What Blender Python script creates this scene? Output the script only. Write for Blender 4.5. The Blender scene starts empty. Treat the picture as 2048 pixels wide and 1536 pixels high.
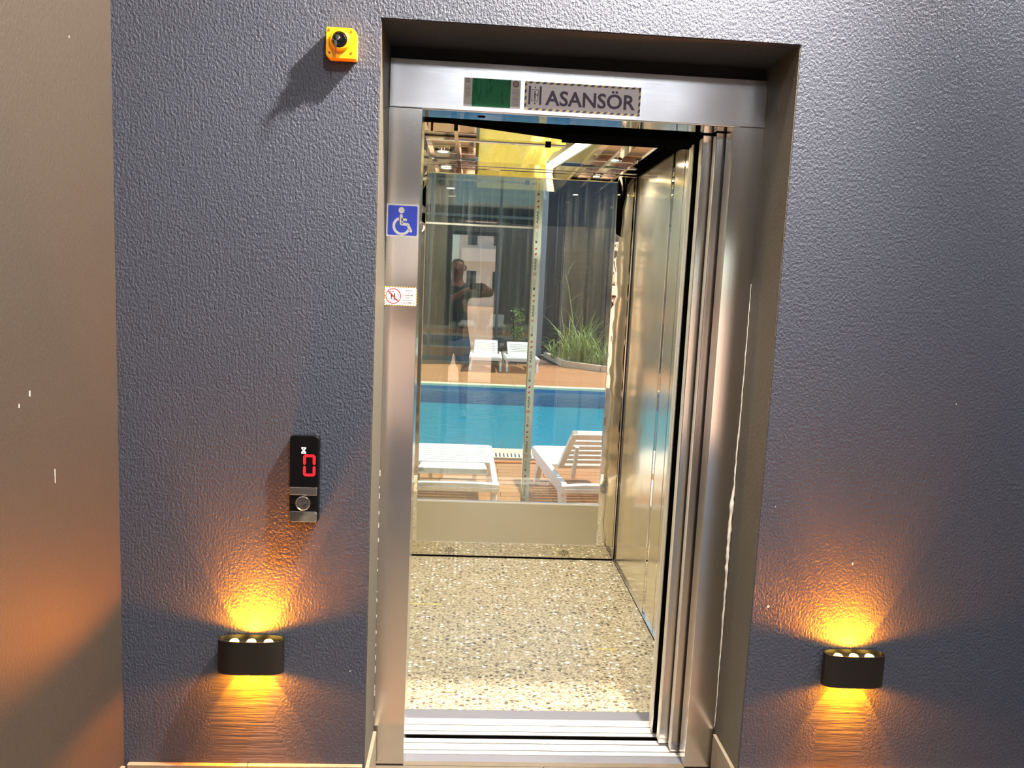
import bpy, bmesh, math, random
from mathutils import Vector, Matrix, Euler
random.seed(7)
PI = math.pi
scene = bpy.context.scene
C = scene.collection

# ------------------------------------------------------------------ camera
YW = -0.2127                     # face of the lobby wall; the steel door frame stands at y = 0
CAM = Vector((0.0233, -2.2872, 1.5069))
pitch, yaw, roll = 0.12346, 0.0579, 0.04537
fwd = Vector((math.sin(yaw)*math.cos(pitch), math.cos(yaw)*math.cos(pitch), -math.sin(pitch)))
rgt = Vector((math.cos(yaw), -math.sin(yaw), 0)); up = rgt.cross(fwd)
r2 = math.cos(roll)*rgt + math.sin(roll)*up
u2 = -math.sin(roll)*rgt + math.cos(roll)*up
cd = bpy.data.cameras.new('camera'); cam = bpy.data.objects.new('camera', cd); C.objects.link(cam)
cd.sensor_fit = 'HORIZONTAL'; cd.sensor_width = 36.0; cd.lens = 36.0*1548.2/2048.0
cd.clip_start = 0.004; cd.clip_end = 300
M = Matrix((r2, u2, -fwd)).transposed().to_4x4(); M.translation = CAM
cam.matrix_world = M
scene.camera = cam

# ------------------------------------------------------------------ sky, sun, exposure
world = bpy.data.worlds.new('sky'); scene.world = world; world.use_nodes = True
wn = world.node_tree.nodes; wl = world.node_tree.links
sky = wn.new('ShaderNodeTexSky'); sky.sky_type = 'NISHITA'; sky.sun_disc = False
SUN_DIR = Vector((0.75, 0.28, 1.35)).normalized()
sky.sun_elevation = math.asin(SUN_DIR.z); sky.sun_rotation = math.atan2(SUN_DIR.x, SUN_DIR.y)
wl.new(sky.outputs[0], wn['Background'].inputs[0]); wn['Background'].inputs[1].default_value = 0.42
sl = bpy.data.lights.new('sun', 'SUN'); sl.energy = 8.0; sl.angle = 0.009; sl.color = (1, .95, .86)
so = bpy.data.objects.new('sun', sl); C.objects.link(so)
so.rotation_euler = (-SUN_DIR).to_track_quat('-Z', 'Y').to_euler(); so.location = (6, 6, 12)
scene.view_settings.view_transform = 'Standard'; scene.view_settings.look = 'None'
scene.view_settings.exposure = 0.0; scene.view_settings.gamma = 1.0
scene.view_settings.use_curve_mapping = False

# ------------------------------------------------------------------ materials
MATS = {}
def pbsdf(name, col, rough=.5, metal=0.0, spec=.5, emit=None, estr=0.0):
    m = bpy.data.materials.new(name); m.use_nodes = True
    b = m.node_tree.nodes['Principled BSDF']
    b.inputs['Base Color'].default_value = (*col, 1); b.inputs['Roughness'].default_value = rough
    b.inputs['Metallic'].default_value = metal; b.inputs['Specular IOR Level'].default_value = spec
    if emit:
        b.inputs['Emission Color'].default_value = (*emit, 1); b.inputs['Emission Strength'].default_value = estr
    MATS[name] = m; return m
def nodes(m): return m.node_tree.nodes, m.node_tree.links, m.node_tree.nodes['Principled BSDF']
def coords(m, scale=(1,1,1), geo=True):
    n, l, b = nodes(m)
    if geo: src = n.new('ShaderNodeNewGeometry').outputs['Position']
    else: src = n.new('ShaderNodeTexCoord').outputs['Object']
    mp = n.new('ShaderNodeMapping'); mp.inputs['Scale'].default_value = scale
    l.new(src, mp.inputs[0]); return mp.outputs[0]
def noise(m, vec, scale, detail=3, rough=.5):
    n, l, b = nodes(m); t = n.new('ShaderNodeTexNoise'); l.new(vec, t.inputs['Vector'])
    t.inputs['Scale'].default_value = scale; t.inputs['Detail'].default_value = detail; t.inputs['Roughness'].default_value = rough
    return t.outputs['Fac']
def ramp(m, fac, stops):
    n, l, b = nodes(m); r = n.new('ShaderNodeValToRGB'); l.new(fac, r.inputs[0])
    e = r.color_ramp.elements
    while len(e) < len(stops): e.new(.5)
    for q, (p, c) in zip(e, stops): q.position = p; q.color = (*c, 1) if len(c) == 3 else c
    return r.outputs[0]
def math_(m, op, a, b_=None):
    n, l, b = nodes(m); t = n.new('ShaderNodeMath'); t.operation = op
    for i, x in enumerate((a, b_)):
        if x is None: continue
        if isinstance(x, (int, float)): t.inputs[i].default_value = x
        else: l.new(x, t.inputs[i])
    return t.outputs[0]
def mixc(m, fac, a, b_):
    n, l, b = nodes(m); t = n.new('ShaderNodeMix'); t.data_type = 'RGBA'
    if isinstance(fac, (int, float)): t.inputs[0].default_value = fac
    else: l.new(fac, t.inputs[0])
    for i, x in ((6, a), (7, b_)):
        if isinstance(x, tuple): t.inputs[i].default_value = (*x, 1)
        else: l.new(x, t.inputs[i])
    return t.outputs[2]
def bump(m, h, strength=.5, dist=.01, prev=None):
    n, l, b = nodes(m); t = n.new('ShaderNodeBump'); t.inputs['Strength'].default_value = strength
    t.inputs['Distance'].default_value = dist; l.new(h, t.inputs['Height'])
    if prev is not None: l.new(prev, t.inputs['Normal'])
    l.new(t.outputs[0], b.inputs['Normal']); return t.outputs[0]

def stucco(name, col, rough=.55, amp=1.0, patches=()):
    """rolled, dragged paint relief; patches = (x0,x1,z0,z1) trowelled smooth in horizontal strokes"""
    m = pbsdf(name, col, rough, 0, .35); n, l, b = nodes(m)
    v = coords(m, (1, 1, .75)); a = noise(m, v, 155, 3, .6)
    v2 = coords(m, (1, 1, .10)); d = noise(m, v2, 210, 2, .5)
    h = math_(m, 'ADD', a, math_(m, 'MULTIPLY', d, .22))
    if patches:
        v3 = coords(m, (.06, .06, 1)); s = noise(m, v3, 110, 4, .6)
        sep = n.new('ShaderNodeSeparateXYZ'); g = n.new('ShaderNodeNewGeometry'); l.new(g.outputs['Position'], sep.inputs[0])
        wob = math_(m, 'MULTIPLY', math_(m, 'SUBTRACT', noise(m, coords(m), 9, 4), .5), .11)
        msk = None
        for (x0, x1, z0, z1) in patches:
            xw = math_(m, 'ADD', sep.outputs[0], wob)
            q = math_(m, 'LESS_THAN', math_(m, 'ABSOLUTE', math_(m, 'SUBTRACT', xw, (x0+x1)/2)), (x1-x0)/2)
            w = math_(m, 'LESS_THAN', math_(m, 'ABSOLUTE', math_(m, 'SUBTRACT', sep.outputs[2], (z0+z1)/2)), (z1-z0)/2)
            q = math_(m, 'MULTIPLY', q, w)
            msk = q if msk is None else math_(m, 'MAXIMUM', msk, q)
        h = mixc(m, msk, h, math_(m, 'MULTIPLY', s, .8))
    bump(m, h, 1.0, .0030*amp)
    big = noise(m, coords(m), 2.2, 3)
    l.new(mixc(m, math_(m, 'MULTIPLY', big, .5), (col[0]*.85, col[1]*.85, col[2]*.85), (col[0]*1.18, col[1]*1.15, col[2]*1.1)), b.inputs['Base Color'])
    return m
stucco('slate_paint', (.055, .067, .100), .44, 1.3, [(-.66, -.46, .14, .425), (1.08, 1.22, .14, .415)])
stucco('grey_paint', (.080, .075, .062), .55, .8)
stucco('brown_paint', (.037, .030, .025), .6, .55)
pbsdf('ceiling_paint', (.72, .70, .68), .8)
stucco('dark_wall', (.040, .044, .055), .7, 1.0)
stucco('lobby_wall', (.21, .20, .19), .6, .6)

def steel(name, col, rough, brush=(40, 40, 1.0), bstr=.08, dent=0.0, dscale=5.0, spread=None):
    m = pbsdf(name, col, rough, 1.0)
    v = coords(m, brush); a = noise(m, v, 12, 3)
    n, l, b = nodes(m)
    var = .05 if spread else .12
    l.new(math_(m, 'MAXIMUM', math_(m, 'ADD', math_(m, 'MULTIPLY', a, var), rough-var/2), .01), b.inputs['Roughness'])
    p = bump(m, a, bstr, .0004) if bstr else None
    if spread:       # brushed grain: highlights spread across the grain
        b.inputs['Anisotropic'].default_value = .7
        cx_ = n.new('ShaderNodeCombineXYZ')
        for i_ in range(3): cx_.inputs[i_].default_value = spread[i_]
        l.new(cx_.outputs[0], b.inputs['Tangent'])
    if dent: bump(m, noise(m, coords(m), dscale, 1), 1.0, dent, p)
    return m
steel('brushed_steel', (.78, .76, .745), .17, (90, 90, 1.0), .0, 0, 5, (.7, .7, 0))
steel('header_steel', (.72, .725, .77), .24, (1.2, 60, 60), 0, .005, 4.0)
steel('door_steel', (.66, .64, .62), .20, (90, 90, 1.0), .0, 0, 5, (.7, .7, 0))
steel('polished_steel', (.72, .67, .56), .03, (8, 8, 8), .0)
steel('wavy_steel', (.74, .69, .58), .03, (8, 8, 8), .0, .008, 7.0)
steel('satin_gold_steel', (.88, .81, .64), .17, (50, 50, 2.0), .03, .003, 5.0)
steel('mirror_steel', (.80, .78, .72), .015, (8, 8, 8), .0)
steel('satin_panel', (.62, .59, .50), .33, (60, 60, 1.5), .05)
steel('aluminium', (.74, .72, .68), .42, (1.5, 60, 60), .03)
MATS['satin_gold_steel'].node_tree.nodes['Principled BSDF'].inputs['Metallic'].default_value = .90
MATS['aluminium'].node_tree.nodes['Principled BSDF'].inputs['Metallic'].default_value = .6
steel('chrome', (.85, .82, .78), .06, (8, 8, 8), .0)
pbsdf('black_metal', (.003, .003, .003), .9, 0, 0)
pbsdf('black_gloss', (.004, .004, .005), .12)
pbsdf('black_satin', (.007, .0065, .006), .42)
pbsdf('shaft_black', (.008, .009, .012), .85)
pbsdf('sill_dark', (.10, .105, .13), .6)
pbsdf('white_plastic', (.80, .79, .76), .35)
pbsdf('caulk_white', (.62, .61, .58), .8)
pbsdf('yellow_plastic', (.88, .40, .006), .35)
pbsdf('screw_dark', (.20, .08, .005), .5)
pbsdf('sign_white', (.88, .87, .97), .28, 0, 1.0)
pbsdf('sign_ink', (.12, .10, .20), .45)
pbsdf('sign_yellow', (.85, .74, .30), .3, 0, 1.0)
pbsdf('label_white', (.66, .66, .67), .4)
pbsdf('label_ink', (.03, .025, .035), .5)
pbsdf('label_amber', (.80, .45, .08), .5)
pbsdf('paper', (.72, .72, .74), .35, 0, .8)
pbsdf('paper_ink', (.17, .13, .20), .55)
pbsdf('print_grey', (.30, .29, .31), .55)
pbsdf('emblem_pink', (.55, .40, .45), .55)
pbsdf('sign_blue', (.035, .075, .62), .3)
pbsdf('sign_red', (.62, .02, .035), .4)
m = pbsdf('green_tape', (.015, .27, .12), .2)
bump(m, noise(m, coords(m, (1, 1, .22)), 150, 4, .6), 1.0, .006)
pbsdf('red_glow', (.3, 0, 0), .4, 0, .2, (1, .012, .02), 2.6)
pbsdf('white_glow', (.4, .4, .4), .4, 0, .2, (1, 1, 1), 1.0)
pbsdf('amber_lens', (1, .6, .1), .4, 0, .2, (1, .62, .10), 14)
pbsdf('warm_lens', (1, .9, .7), .4, 0, .2, (1, .90, .72), 26)
pbsdf('tube_glow', (1, .95, .8), .4, 0, .2, (1, .93, .62), 7)
pbsdf('yellow_diffuser', (.80, .70, .16), .35, 0, .4, (1, .84, .20), .22)
pbsdf('fill_panel_glow', (.9, .9, .9), .5, 0, .2, (.93, .97, 1), 9)
pbsdf('tape_green', (.80, .88, .88), .45)
pbsdf('profile_gold', (.75, .60, .32), .3, .8)
pbsdf('rubber', (.02, .02, .02), .7)

def glassy(name, tint, refl, rough=0.0, streak=0.0, scol=(.7, .75, .7)):
    m = bpy.data.materials.new(name); m.use_nodes = True; MATS[name] = m
    n, l = m.node_tree.nodes, m.node_tree.links; n.clear()
    out = n.new('ShaderNodeOutputMaterial'); t = n.new('ShaderNodeBsdfTransparent'); t.inputs[0].default_value = (*tint, 1)
    g = n.new('ShaderNodeBsdfGlossy'); g.inputs['Roughness'].default_value = rough
    fr = n.new('ShaderNodeLayerWeight'); fr.inputs[0].default_value = .25
    ad = n.new('ShaderNodeMath'); ad.operation = 'ADD'; l.new(fr.outputs['Fresnel'], ad.inputs[0]); ad.inputs[1].default_value = refl; ad.use_clamp = True
    mx = n.new('ShaderNodeMixShader'); l.new(ad.outputs[0], mx.inputs[0]); l.new(t.outputs[0], mx.inputs[1]); l.new(g.outputs[0], mx.inputs[2])
    last = mx.outputs[0]
    if streak:
        ge = n.new('ShaderNodeNewGeometry'); mp = n.new('ShaderNodeMapping'); mp.inputs['Scale'].default_value = (1, 1, .012)
        l.new(ge.outputs['Position'], mp.inputs[0])
        no = n.new('ShaderNodeTexNoise'); no.inputs['Scale'].default_value = 75; no.inputs['Detail'].default_value = 4; no.inputs['Roughness'].default_value = .7
        l.new(mp.outputs[0], no.inputs['Vector'])
        sp = n.new('ShaderNodeTexNoise'); sp.inputs['Scale'].default_value = 240; sp.inputs['Detail'].default_value = 1
        l.new(ge.outputs['Position'], sp.inputs['Vector'])
        r1 = n.new('ShaderNodeMapRange'); l.new(no.outputs[0], r1.inputs[0]); r1.inputs[1].default_value = .52; r1.inputs[2].default_value = .8; r1.inputs[3].default_value = .004; r1.inputs[4].default_value = streak
        r3 = n.new('ShaderNodeMapRange'); l.new(sp.outputs[0], r3.inputs[0]); r3.inputs[1].default_value = .70; r3.inputs[2].default_value = .76; r3.inputs[3].default_value = 0; r3.inputs[4].default_value = streak*.8
        s2 = n.new('ShaderNodeMath'); s2.operation = 'ADD'; l.new(r1.outputs[0], s2.inputs[0]); l.new(r3.outputs[0], s2.inputs[1])
        df = n.new('ShaderNodeBsdfDiffuse'); df.inputs[0].default_value = (*scol, 1)
        tl = n.new('ShaderNodeBsdfTranslucent'); tl.inputs[0].default_value = (*scol, 1)
        ds = n.new('ShaderNodeMixShader'); l.new(df.outputs[0], ds.inputs[1]); l.new(tl.outputs[0], ds.inputs[2])
        m2 = n.new('ShaderNodeMixShader'); l.new(s2.outputs[0], m2.inputs[0]); l.new(last, m2.inputs[1]); l.new(ds.outputs[0], m2.inputs[2]); last = m2.outputs[0]
    l.new(last, out.inputs[0]); return m
glassy('cabin_glass', (.96, .97, .93), .10, 0, .10)
glassy('shaft_glass', (.97, .98, .97), .0, 0, .05)
glassy('shaft_glass_green', (.90, .95, .90), .01, 0, .12)

m = pbsdf('facade_glass', (.018, .022, .022), .03, 0, .5)
m.node_tree.nodes['Principled BSDF'].inputs['IOR'].default_value = 2.1
pbsdf('facade_frame', (.10, .11, .11), .5)
pbsdf('pale_post', (.50, .50, .50), .6)

# pebble print vinyl of the cabin floor
m = pbsdf('pebble_floor', (.5, .42, .28), .33, 0, .5); n, l, b = nodes(m)
v = coords(m, (1, 1.45, 1))
vo = n.new('ShaderNodeTexVoronoi'); vo.inputs['Scale'].default_value = 44; vo.inputs['Randomness'].default_value = .9; l.new(v, vo.inputs['Vector'])
sep = n.new('ShaderNodeSeparateColor'); l.new(vo.outputs['Color'], sep.inputs[0])
peb = ramp(m, sep.outputs[0], [(0, (.05, .038, .022)), (.22, (.09, .07, .042)), (.34, (.29, .24, .16)), (.62, (.36, .31, .21)), (.85, (.46, .40, .29)), (.865, (.95, .93, .86))])
ring = ramp(m, vo.outputs['Distance'], [(0, (0, 0, 0)), (.36, (0, 0, 0)), (.41, (1, 1, 1)), (1, (1, 1, 1))])
vo2 = n.new('ShaderNodeTexVoronoi'); vo2.inputs['Scale'].default_value = 130; l.new(v, vo2.inputs['Vector'])
s2 = n.new('ShaderNodeSeparateColor'); l.new(vo2.outputs['Color'], s2.inputs[0])
grain = ramp(m, s2.outputs[1], [(0, (.10, .075, .045)), (.3, (.27, .23, .15)), (.7, (.40, .35, .24)), (1, (.52, .47, .35))])
l.new(mixc(m, ring, peb, grain), b.inputs['Base Color'])

# sunlit timber, pool, stone
m = pbsdf('deck_wood', (.5, .27, .12), .6); n, l, b = nodes(m)
oi = n.new('ShaderNodeObjectInfo')
g1 = noise(m, coords(m, (2.0, 30, 30)), 2.5, 4)
base = mixc(m, g1, (.29, .115, .040), (.47, .21, .080))
l.new(mixc(m, math_(m, 'MULTIPLY', oi.outputs['Random'], .35), base, (.50, .26, .115)), b.inputs['Base Color'])
pbsdf('deck_under', (.12, .07, .04), .9)
pbsdf('coping_stone', (.74, .58, .40), .7)
pbsdf('grate_white', (.78, .74, .66), .5)
m = pbsdf('pool_tile', (.07, .42, .60), .4); n, l, b = nodes(m)
bt = n.new('ShaderNodeTexBrick'); bt.offset = 0; bt.inputs['Scale'].default_value = 6
bt.inputs['Color1'].default_value = (.10, .62, .76, 1); bt.inputs['Color2'].default_value = (.12, .66, .80, 1); bt.inputs['Mortar'].default_value = (.2, .6, .72, 1)
bt.inputs['Mortar Size'].default_value = .01; bt.inputs['Brick Width'].default_value = 1; bt.inputs['Row Height'].default_value = 1
l.new(coords(m), bt.inputs['Vector']); l.new(bt.outputs[0], b.inputs['Base Color'])
pbsdf('tape_yellow', (.70, .58, .14), .5)
pbsdf('pool_band', (.025, .15, .36), .3)
def water():
    m = bpy.data.materials.new('water'); m.use_nodes = True; MATS['water'] = m
    n, l = m.node_tree.nodes, m.node_tree.links; n.clear()
    out = n.new('ShaderNodeOutputMaterial'); t = n.new('ShaderNodeBsdfTransparent'); t.inputs[0].default_value = (.68, .95, .96, 1)
    g = n.new('ShaderNodeBsdfGlossy'); g.inputs['Roughness'].default_value = .04
    fr = n.new('ShaderNodeFresnel'); fr.inputs[0].default_value = 1.33
    ge = n.new('ShaderNodeNewGeometry'); no = n.new('ShaderNodeTexNoise'); no.inputs['Scale'].default_value = 7; no.inputs['Detail'].default_value = 4
    l.new(ge.outputs['Position'], no.inputs['Vector']); bp = n.new('ShaderNodeBump'); bp.inputs['Strength'].default_value = .5; bp.inputs['Distance'].default_value = .025
    l.new(no.outputs[0], bp.inputs['Height']); l.new(bp.outputs[0], g.inputs['Normal']); l.new(bp.outputs[0], fr.inputs['Normal'])
    mx = n.new('ShaderNodeMixShader'); l.new(fr.outputs[0], mx.inputs[0]); l.new(t.outputs[0], mx.inputs[1]); l.new(g.outputs[0], mx.inputs[2]); l.new(mx.outputs[0], out.inputs[0])
water()
pbsdf('lounger_white', (.84, .82, .78), .4)
pbsdf('hose_orange', (.75, .22, .05), .5)
m = pbsdf('leaf_green', (.16, .30, .04), .5); n, l, b = nodes(m)
l.new(mixc(m, noise(m, coords(m), 6, 2), (.09, .20, .03), (.34, .46, .09)), b.inputs['Base Color'])
pbsdf('soil', (.10, .08, .05), .9)
m = pbsdf('floor_tile', (.42, .33, .22), .35); n, l, b = nodes(m)
l.new(mixc(m, noise(m, coords(m), 12, 5), (.085, .068, .048), (.13, .105, .075)), b.inputs['Base Color'])
m = pbsdf('skirting_tile', (.22, .19, .14), .4); n, l, b = nodes(m)
l.new(mixc(m, noise(m, coords(m), 25, 4), (.17, .145, .10), (.27, .235, .18)), b.inputs['Base Color'])
pbsdf('grout', (.12, .10, .08), .9)
pbsdf('paving', (.84, .54, .34), .85)
pbsdf('facade_cream', (.74, .68, .58), .8)
pbsdf('facade_white', (.80, .79, .76), .8)
pbsdf('window_glass', (.05, .07, .09), .1)
pbsdf('skin', (.36, .20, .13), .55)
pbsdf('hair', (.015, .012, .010), .7)
pbsdf('shirt', (.018, .019, .024), .85)
pbsdf('denim', (.16, .27, .46), .85)
pbsdf('shoe', (.30, .29, .28), .7)
pbsdf('phone_back', (.03, .03, .035), .2)
pbsdf('screen', (.01, .01, .012), .1)
pbsdf('red_cable', (.30, .02, .02), .5)

# ------------------------------------------------------------------ mesh helpers
class MB:
    def __init__(s): s.v = []; s.f = []
    def add(s, vs, fs):
        o = len(s.v); s.v += [tuple(p) for p in vs]; s.f += [tuple(i+o for i in f) for f in fs]; return s
    def box(s, x0, x1, y0, y1, z0, z1, bev=0):
        if bev:
            bm = bmesh.new(); bmesh.ops.create_cube(bm, size=1)
            for w in bm.verts: w.co = ((x0+x1)/2+w.co.x*(x1-x0), (y0+y1)/2+w.co.y*(y1-y0), (z0+z1)/2+w.co.z*(z1-z0))
            bmesh.ops.bevel(bm, geom=bm.edges[:], offset=bev, segments=2, affect='EDGES', profile=.5)
            bm.verts.index_update(); s.add([w.co[:] for w in bm.verts], [[w.index for w in f.verts] for f in bm.faces]); bm.free(); return s
        return s.add([(x0,y0,z0),(x1,y0,z0),(x1,y1,z0),(x0,y1,z0),(x0,y0,z1),(x1,y0,z1),(x1,y1,z1),(x0,y1,z1)],
                     [(0,3,2,1),(4,5,6,7),(0,1,5,4),(1,2,6,5),(2,3,7,6),(3,0,4,7)])
    def prism(s, poly, a0, a1, axis='y'):
        """poly of (u,v); axis y: u=x, v=z extruded from y=a0 (front) to a1; axis z: u=x,v=y; axis x: u=y,v=z"""
        k = len(poly)
        def P(u, v, a): return (u, a, v) if axis == 'y' else ((u, v, a) if axis == 'z' else (a, u, v))
        vs = [P(u, v, a0) for u, v in poly] + [P(u, v, a1) for u, v in poly]
        return s.add(vs, [tuple(range(k)), tuple(range(2*k-1, k-1, -1))] + [(i, k+i, k+(i+1) % k, (i+1) % k) for i in range(k)])
    def tube(s, pts, r, seg=8, caps=True):
        pts = [Vector(p) for p in pts]; k = len(pts); rr = r if isinstance(r, (list, tuple)) else [r]*k
        vs = []; fs = []; ref = None
        for i, p in enumerate(pts):
            t = (pts[min(i+1, k-1)]-pts[max(i-1, 0)]).normalized()
            if ref is None: ref = Vector((0, 0, 1)) if abs(t.z) < .9 else Vector((1, 0, 0))
            a = t.cross(ref).normalized(); b_ = a.cross(t).normalized(); ref = b_
            for j in range(seg):
                an = 2*PI*j/seg; vs.append(p+rr[i]*(math.cos(an)*a+math.sin(an)*b_))
        for i in range(k-1):
            for j in range(seg): fs.append((i*seg+j, i*seg+(j+1) % seg, (i+1)*seg+(j+1) % seg, (i+1)*seg+j))
        if caps: fs += [tuple(range(seg-1, -1, -1)), tuple(range((k-1)*seg, k*seg))]
        return s.add(vs, fs)
    def lathe(s, prof, c, axis='y', seg=24, sx=1, sz=1):
        vs = []; k = len(prof)
        for r, h in prof:
            for j in range(seg):
                a = 2*PI*j/seg; u, w = r*math.cos(a)*sx, r*math.sin(a)*sz
                vs.append((c[0]+u, c[1]+h, c[2]+w) if axis == 'y' else (c[0]+u, c[1]+w, c[2]+h))
        fs = [(i*seg+j, i*seg+(j+1) % seg, (i+1)*seg+(j+1) % seg, (i+1)*seg+j) for i in range(k-1) for j in range(seg)]
        fs += [tuple(range(seg-1, -1, -1)), tuple(range((k-1)*seg, k*seg))]
        return s.add(vs, fs)
    def bar(s, a, b_, w, h):
        """rectangular bar between two points, width w across, h in height"""
        a = Vector(a); b_ = Vector(b_); t = (b_-a).normalized(); ref = Vector((0, 0, 1)) if abs(t.z) < .95 else Vector((0, 1, 0))
        x = t.cross(ref).normalized(); y = x.cross(t).normalized()
        vs = [p+sx*x*w/2+sy*y*h/2 for p in (a, b_) for sx, sy in ((-1,-1),(1,-1),(1,1),(-1,1))]
        return s.add(vs, [(0,1,2,3),(7,6,5,4),(0,4,5,1),(1,5,6,2),(2,6,7,3),(3,7,4,0)])
    # --- flat print drawn in the x-z plane
    def quad(s, x0, x1, z0, z1, y, t=.0003): return s.box(x0, x1, y-t, y, z0, z1)
    def disc(s, x, z, r, y, t=.0003, seg=24, sx=1): return s.prism([(x+r*sx*math.cos(2*PI*j/seg), z+r*math.sin(2*PI*j/seg)) for j in range(seg)], y-t, y)
    def ring(s, x, z, r0, r1, y, t=.0003, a0=0, a1=2*PI, seg=36):
        for j in range(seg):
            a = a0+(a1-a0)*j/seg; b_ = a0+(a1-a0)*(j+1)/seg
            s.prism([(x+r0*math.cos(a), z+r0*math.sin(a)), (x+r1*math.cos(a), z+r1*math.sin(a)), (x+r1*math.cos(b_), z+r1*math.sin(b_)), (x+r0*math.cos(b_), z+r0*math.sin(b_))], y-t, y)
        return s
    def stroke(s, pts, w, y, t=.0003, caps=True):
        for (a, b_) in zip(pts, pts[1:]):
            d = Vector((b_[0]-a[0], b_[1]-a[1])).normalized(); p = Vector((-d.y, d.x))*w/2
            s.prism([(a[0]+p.x, a[1]+p.y), (b_[0]+p.x, b_[1]+p.y), (b_[0]-p.x, b_[1]-p.y), (a[0]-p.x, a[1]-p.y)], y-t, y)
        if caps:
            for q in pts: s.disc(q[0], q[1], w/2, y, t*.98, 12)
        return s
    def mesh(s, name, org=(0,0,0)):
        me = bpy.data.meshes.new(name); me.from_pydata([(p[0]-org[0], p[1]-org[1], p[2]-org[2]) for p in s.v], [], s.f); me.update()
        bm = bmesh.new(); bm.from_mesh(me); bmesh.ops.recalc_face_normals(bm, faces=bm.faces[:]); bm.to_mesh(me); bm.free(); return me

ORG = {}
def wloc(o):
    return ORG.get(o.name, Vector((0,0,0)))
def obj(name, mb, mat, parent=None, smooth=False, bevel=0, kind=None, origin=None):
    """one mesh object from world (or, under a rotated thing, local) coordinates"""
    if parent is None:
        if origin is None:
            xs = [p[0] for p in mb.v]; ys = [p[1] for p in mb.v]; zs = [p[2] for p in mb.v]
            origin = ((min(xs)+max(xs))/2, (min(ys)+max(ys))/2, min(zs))
        me = mb.mesh(name, origin); o = bpy.data.objects.new(name, me); o.location = origin
        C.objects.link(o); ORG[o.name] = Vector(origin)
    else:
        me = mb.mesh(name, wloc(parent)); o = bpy.data.objects.new(name, me); C.objects.link(o); o.parent = parent
        ORG[o.name] = wloc(parent)
    me.materials.append(MATS[mat])
    if smooth:
        for p in me.polygons: p.use_smooth = True
        try: me.set_sharp_from_angle(angle=math.radians(35))
        except Exception: pass
    if bevel:
        md = o.modifiers.new('bevel', 'BEVEL'); md.width = bevel; md.segments = 2; md.limit_method = 'ANGLE'
    if kind: o['kind'] = kind
    return o
def thing(name, label, cat, loc=(0,0,0), rotz=0, group=None):
    o = bpy.data.objects.new(name, None); o.empty_display_size = .05; C.objects.link(o); o.location = loc; o.rotation_euler = (0, 0, rotz)
    o['label'] = label; o['category'] = cat
    if group: o['group'] = group
    ORG[o.name] = Vector(loc) if not rotz else Vector((0,0,0)); return o
def local_thing(name, label, cat, loc, rotz=0, group=None):
    o = thing(name, label, cat, loc, rotz, group); ORG[o.name] = Vector((0,0,0)); return o
def tag(o, label, cat, group=None):
    o['label'] = label; o['category'] = cat
    if group: o['group'] = group
    return o
def struct(name, mb, mat, **k): return obj(name, mb, mat, None, kind='structure', **k)
def dup(root, loc, rotz=None, label=None):
    r = root.copy(); C.objects.link(r); r.location = loc
    if rotz is not None: r.rotation_euler = (0, 0, rotz)
    if label: r['label'] = label
    for ch in list(root.children):
        c = ch.copy(); C.objects.link(c); c.parent = r
        for g in list(ch.children):
            d = g.copy(); C.objects.link(d); d.parent = c
    return r
def text(name, body, mat, parent, x0, x1, z0, z1, y, rot90=False, bold=0.0, depth=.0003):
    """lettering as a mesh, fitted into the rectangle on a plane facing -y"""
    cu = bpy.data.curves.new(name, 'FONT'); cu.body = body; cu.offset = bold; cu.align_x = 'CENTER'; cu.resolution_u = 3
    t = bpy.data.objects.new(name+'_tmp', cu); C.objects.link(t)
    dg = bpy.context.evaluated_depsgraph_get(); me = bpy.data.meshes.new_from_object(t.evaluated_get(dg))
    bpy.data.objects.remove(t); bpy.data.curves.remove(cu)
    vs = [Vector((p.co.x, p.co.y)) for p in me.vertices]
    if rot90: vs = [Vector((-p.y, p.x)) for p in vs]
    ax, bx = min(p.x for p in vs), max(p.x for p in vs); ay, by = min(p.y for p in vs), max(p.y for p in vs)
    org = wloc(parent)
    for p, q in zip(me.vertices, vs):
        p.co = Vector((x0+(q.x-ax)/(bx-ax)*(x1-x0), y, z0+(q.y-ay)/(by-ay)*(z1-z0)))-org
    me.name = name; o = bpy.data.objects.new(name, me); C.objects.link(o); o.parent = parent; ORG[o.name] = org
    me.materials.clear(); me.materials.append(MATS[mat]); return o
def lamp(name, kind, loc, power, color, parent, radius=.02, size=None, blend=.15, direction=(0,0,-1)):
    ld = bpy.data.lights.new(name, kind); ld.energy = power; ld.color = color
    if kind != 'AREA': ld.shadow_soft_size = radius
    if kind == 'SPOT': ld.spot_size = math.radians(size); ld.spot_blend = blend
    o = bpy.data.objects.new(name, ld); C.objects.link(o)
    o.rotation_euler = Vector(direction).to_track_quat('-Z', 'Y').to_euler()
    if parent: o.parent = parent; o.location = Vector(loc)-wloc(parent)
    else: o.location = loc
    return o

# ================================================================== STRUCTURE
XWL, XWR = -0.897, 3.4           # side walls of the lobby
OXL, OXR, OZT = -0.231, 0.860, 2.171
ZC = 3.40                        # lobby ceiling
YB = -5.4                        # wall behind the photographer
DECK = -0.30

w = MB(); w.box(XWL, OXL, YW, .02, 0, 5.0); w.box(OXR, XWR+3, YW, .02, 0, 5.0); w.box(OXL, OXR, YW, .02, OZT, 5.0)
w.box(XWL-5, XWL, -.1, .02, -.3, 5.0)
wall_front = struct('wall_front', w, 'slate_paint')
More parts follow.
